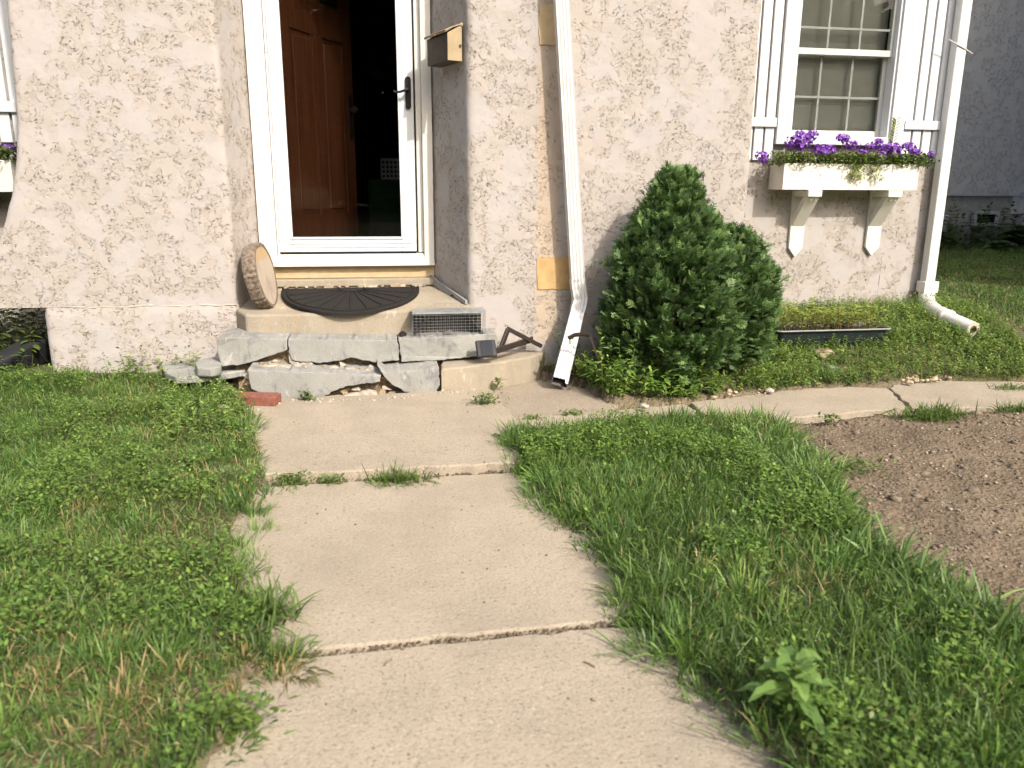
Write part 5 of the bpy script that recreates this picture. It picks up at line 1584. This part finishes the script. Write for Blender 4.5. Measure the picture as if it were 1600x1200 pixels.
# ------------------------------------------------------------------ stones, clods, litter
def clods(name, poly, n, r0, r1, m, label, zf, ex=(), cat='soil'):
    x, y = sample(poly, n, None, ex)
    ico = bmesh.new(); bmesh.ops.create_icosphere(ico, subdivisions=1, radius=1); bv = np.array([v.co[:] for v in ico.verts]); bf = np.array([[v.index for v in f.verts] for f in ico.faces]); ico.free()
    k = len(x); s = RNG.uniform(r0, r1, k)*RNG.uniform(.4, 1, k)
    V = bv[None]*s[:, None, None]*RNG.uniform(.6, 1.3, (k, len(bv), 1))*np.array([1.2, 1, .65])
    an = RNG.uniform(0, 6.28, k); ca, sa_ = np.cos(an)[:, None], np.sin(an)[:, None]
    V = np.stack([V[:, :, 0]*ca-V[:, :, 1]*sa_, V[:, :, 0]*sa_+V[:, :, 1]*ca, V[:, :, 2]], 2)
    V[:, :, 0] += x[:, None]; V[:, :, 1] += y[:, None]; V[:, :, 2] += zf(x, y)[:, None]
    F_ = (bf[None]+np.arange(k)[:, None, None]*len(bv)).reshape(-1, 3)
    o = npmesh(name, V.reshape(-1, 3), F_, m)
    return tag(o, label, cat, None, 'stuff')
clods('soil_clods', [(p[0], p[1]) for p in DIRT], 700, .004, .012, plain('clod', (.16, .125, .09), .95, .3, 40, .004), 'brown clods scattered over the bare soil', lambda x, y: ground_z(x, y))
clods('soil_clods', [(p[0], p[1]) for p in DIRT], 90, .012, .026, bpy.data.materials['clod'], 'larger crumbly clods on the bare soil', lambda x, y: ground_z(x, y))
clods('soil_clods', [(p[0], p[1]) for p in DIRT], 120, .003, .010, plain('pale_clod', (.33, .27, .20), .95, .25, 40, .003), 'pale pebbles and straw bits on the bare soil', lambda x, y: ground_z(x, y)+.004)
STB = [(p.x, p.y) for p in [G(*q, .02) for q in [(385, 640), (395, 650), (450, 634), (600, 630), (690, 620), (745, 612), (690, 614), (600, 624), (430, 628)]]]
clods('pebbles', STB, 900, .004, .014, M['chip'], 'pale mortar crumbs along the foot of the steps', lambda x, y: np.full(len(x), .034), cat='rubble')
STI = [(W(395, 570, 4.3).x, 4.22), (W(640, 570, 4.3).x, 4.22), (W(640, 570, 4.3).x, 4.40), (W(395, 570, 4.3).x, 4.40)]
clods('pebbles', STI, 700, .004, .016, plain('crumbled_mortar', (.36, .27, .17), .95, .3, 60, .003), 'tan crumbled mortar in the hollow of the broken step', lambda x, y: np.full(len(x), .108), cat='rubble')
PB = [(p.x, p.y) for p in [G(*q, .03) for q in [(1395, 600), (1470, 596), (1500, 590), (1440, 585), (1410, 590)]]]
clods('pebbles', PB, 600, .006, .025, M['pot_rock'], 'small tan stones at the back edge of the side path', lambda x, y: ground_z(x, y, True)+.004, cat='stones')
PB2 = [(p.x, p.y) for p in [G(*q, .03) for q in [(1060, 632), (1200, 616), (1240, 600), (1200, 560), (1080, 600)]]]
clods('pebbles', PB2, 160, .006, .022, M['pot_rock'], 'mixed stones on the dark earth beside the evergreens', lambda x, y: ground_z(x, y, True)+.002, cat='stones')
def stone(px_, py_, r, label, m=None, seed=0, flat=.6, zoff=.0):
    z0 = .05
    for _ in range(4):
        q = G(px_, py_, z0); z0 = float(ground_z(np.array([q.x]), np.array([q.y]), True)[0])
    lump('stone', Vector((q.x, q.y, z0+r*flat*.5+zoff)), r, m or M['pot_rock'], label, 'stone', seed, flat, sub=3)
stone(1292, 549, .06, 'tan fieldstone among the weeds in front of the seed tray', None, 4)
stone(1300, 580, .035, 'grey round stone in the weeds between seed tray and side path', M['flash'], 5)
stone(1006, 636, .022, 'whitish pebble at the edge of the side path below the evergreen', M['chip'], 6)
stone(1202, 612, .024, 'pale stone on the back edge of the side path near the seed tray', M['chip'], 9)
stone(352, 640, .03, 'pale stone beside the red brick', M['chip'], 12)
CR = [(p.x, p.y) for p in [G(*q, .012) for q in [(1062, 634), (1078, 633), (1118, 664), (1104, 664)]]]
clods('soil_clods', CR, 6000, .003, .009, M['soil'], 'dark earth in the crack across the side path', lambda x, y: np.full(len(x), -.005))
JT = [(-.62, 1.77), (.72, 1.80), (.72, 1.835), (-.62, 1.80)]
clods('soil_clods', JT, 12000, .003, .007, plain('joint_soil', (.13, .095, .065), .95, .3, 50, .003), 'brown earth packed in the lower walk joint', lambda x, y: np.full(len(x), -.008))
JT2 = [(-.5, 2.955), (.62, 2.975), (.62, 3.03), (-.5, 3.015)]
clods('soil_clods', JT2, 4200, .004, .011, bpy.data.materials['joint_soil'], 'earth and crumbs packed in the upper walk joint', lambda x, y: np.full(len(x), -.006))
# twigs and flecks on the walk
tw = MB()
for (ax, ay, bx_, by_) in [(912, 1034, 930, 1042), (280+320, 1040, 612, 1030), (930, 917, 945, 920)]:
    a = G(ax, ay, .004); b = G(bx_, by_, .005); tw.tube([a, (a+b)/2+Vector((0, 0, .003)), b], .0022, 5)
o = tw.build('twigs', M['twig'], None); tag(o, 'tiny dry twigs lying on the walk slabs', 'twigs', None, 'stuff')
WK = [(-.4, 1.1), (.62, 1.1), (.5, 4.0), (-.5, 4.0)]
clods('crumbs', WK, 26, .002, .006, M['bark'], 'dark crumbs of litter on the walk', lambda x, y: np.where(y > 3.02, .033, .004), cat='litter')

# things inside the hall, dim through the glass
bk = thing('laundry_basket', 'white perforated plastic basket seen dimly through the storm door glass', 'basket', Vector((.35, 6.6, 1.15)))
mb = MB(); bx0, bx1, bzz0, bzz1, byy = W(596, 262, 6.5).x, W(640, 262, 6.5).x, W(610, 279, 6.5).z, W(610, 250, 6.5).z, 6.5
for i in range(8):
    x = bx0+(bx1-bx0)*i/7; mb.box((x-.006, byy, bzz0), (x+.006, byy+.006, bzz1))
for j in range(5):
    z = bzz0+(bzz1-bzz0)*j/4; mb.box((bx0, byy-.001, z-.007), (bx1, byy-.007, z+.007))
mb.box((bx0-.005, byy-.01, bzz1), (bx1, byy+.25, bzz1+.012)); mb.box((bx0, byy+.01, bzz0), (bx1, byy+.25, bzz0+.01))
mb.build('basket_wall', M['basket'], bk)
o = MB().box((W(575, 290, 6.5).x, 6.45, zs_-.02), (W(650, 290, 6.5).x, 6.9, bzz0-.008)).build('storage_chest', M['green_cloth'], None, bevel=.02, seg=2)
tag(o, 'dark green chest under the white basket behind the storm door', 'chest')

# ------------------------------------------------------------------ unseen tree added beyond the right edge for its shade, and trees across the street (what the glass mirrors)
def leafy_tree(name, label, x, y, zc, rad, n, leaf, trunk, group=None):
    t = thing(name, label, 'tree', (x, y, 0), group)
    u = nrm(RNG.normal(0, 1, (n, 3)))*RNG.uniform(.25, 1, (n, 1))**.6
    u = u*(.75+.5*fbm(u[:, 0]*2.3+x, u[:, 2]*2.3+u[:, 1], 5, 2))[:, None]
    P = np.array([x, y, zc])+u*np.array(rad)
    D, a = rdir(n, 1.2, .5)
    lv = Leaves(); lv.add(P, D, side_of(a), RNG.uniform(.7, 1.2, n)*leaf, leaf*.7, LEAF, .2, pick(n, [(.05, .08, .02), (.07, .105, .028)]))
    lv.build('crown', M['leaf'], t)
    tr_ = MB().tube([Vector((x, y, -.2)), Vector((x+.1, y, zc*.5)), Vector((x, y, zc+rad[2]*.4))], [trunk, trunk*.7, trunk*.25], 8)
    for i in range(6):
        a_ = i*1.05; tr_.tube([Vector((x, y, zc-rad[2]*.5)), Vector((x+rad[0]*.6*cos(a_), y+rad[1]*.6*sin(a_), zc+rad[2]*.2))], [trunk*.4, trunk*.1], 6)
    tr_.build('trunk', M['bark'], t)
leafy_tree('added_shade_tree', 'leafy tree added out of view to shade the lawn of the house next door', 10.2, 2.6, 6.8, (2.9, 2.6, 3.4), 9000, .30, .22)
for i, x in enumerate((-26, -17, -8, 2, 11, 20, 30)):
    leafy_tree('street_tree', 'leafy tree across the street behind the viewer', x, -26-2*(i % 2), 5.2, (6.6, 4, 6.0), 9000, .95, .35, 'trees across the street')
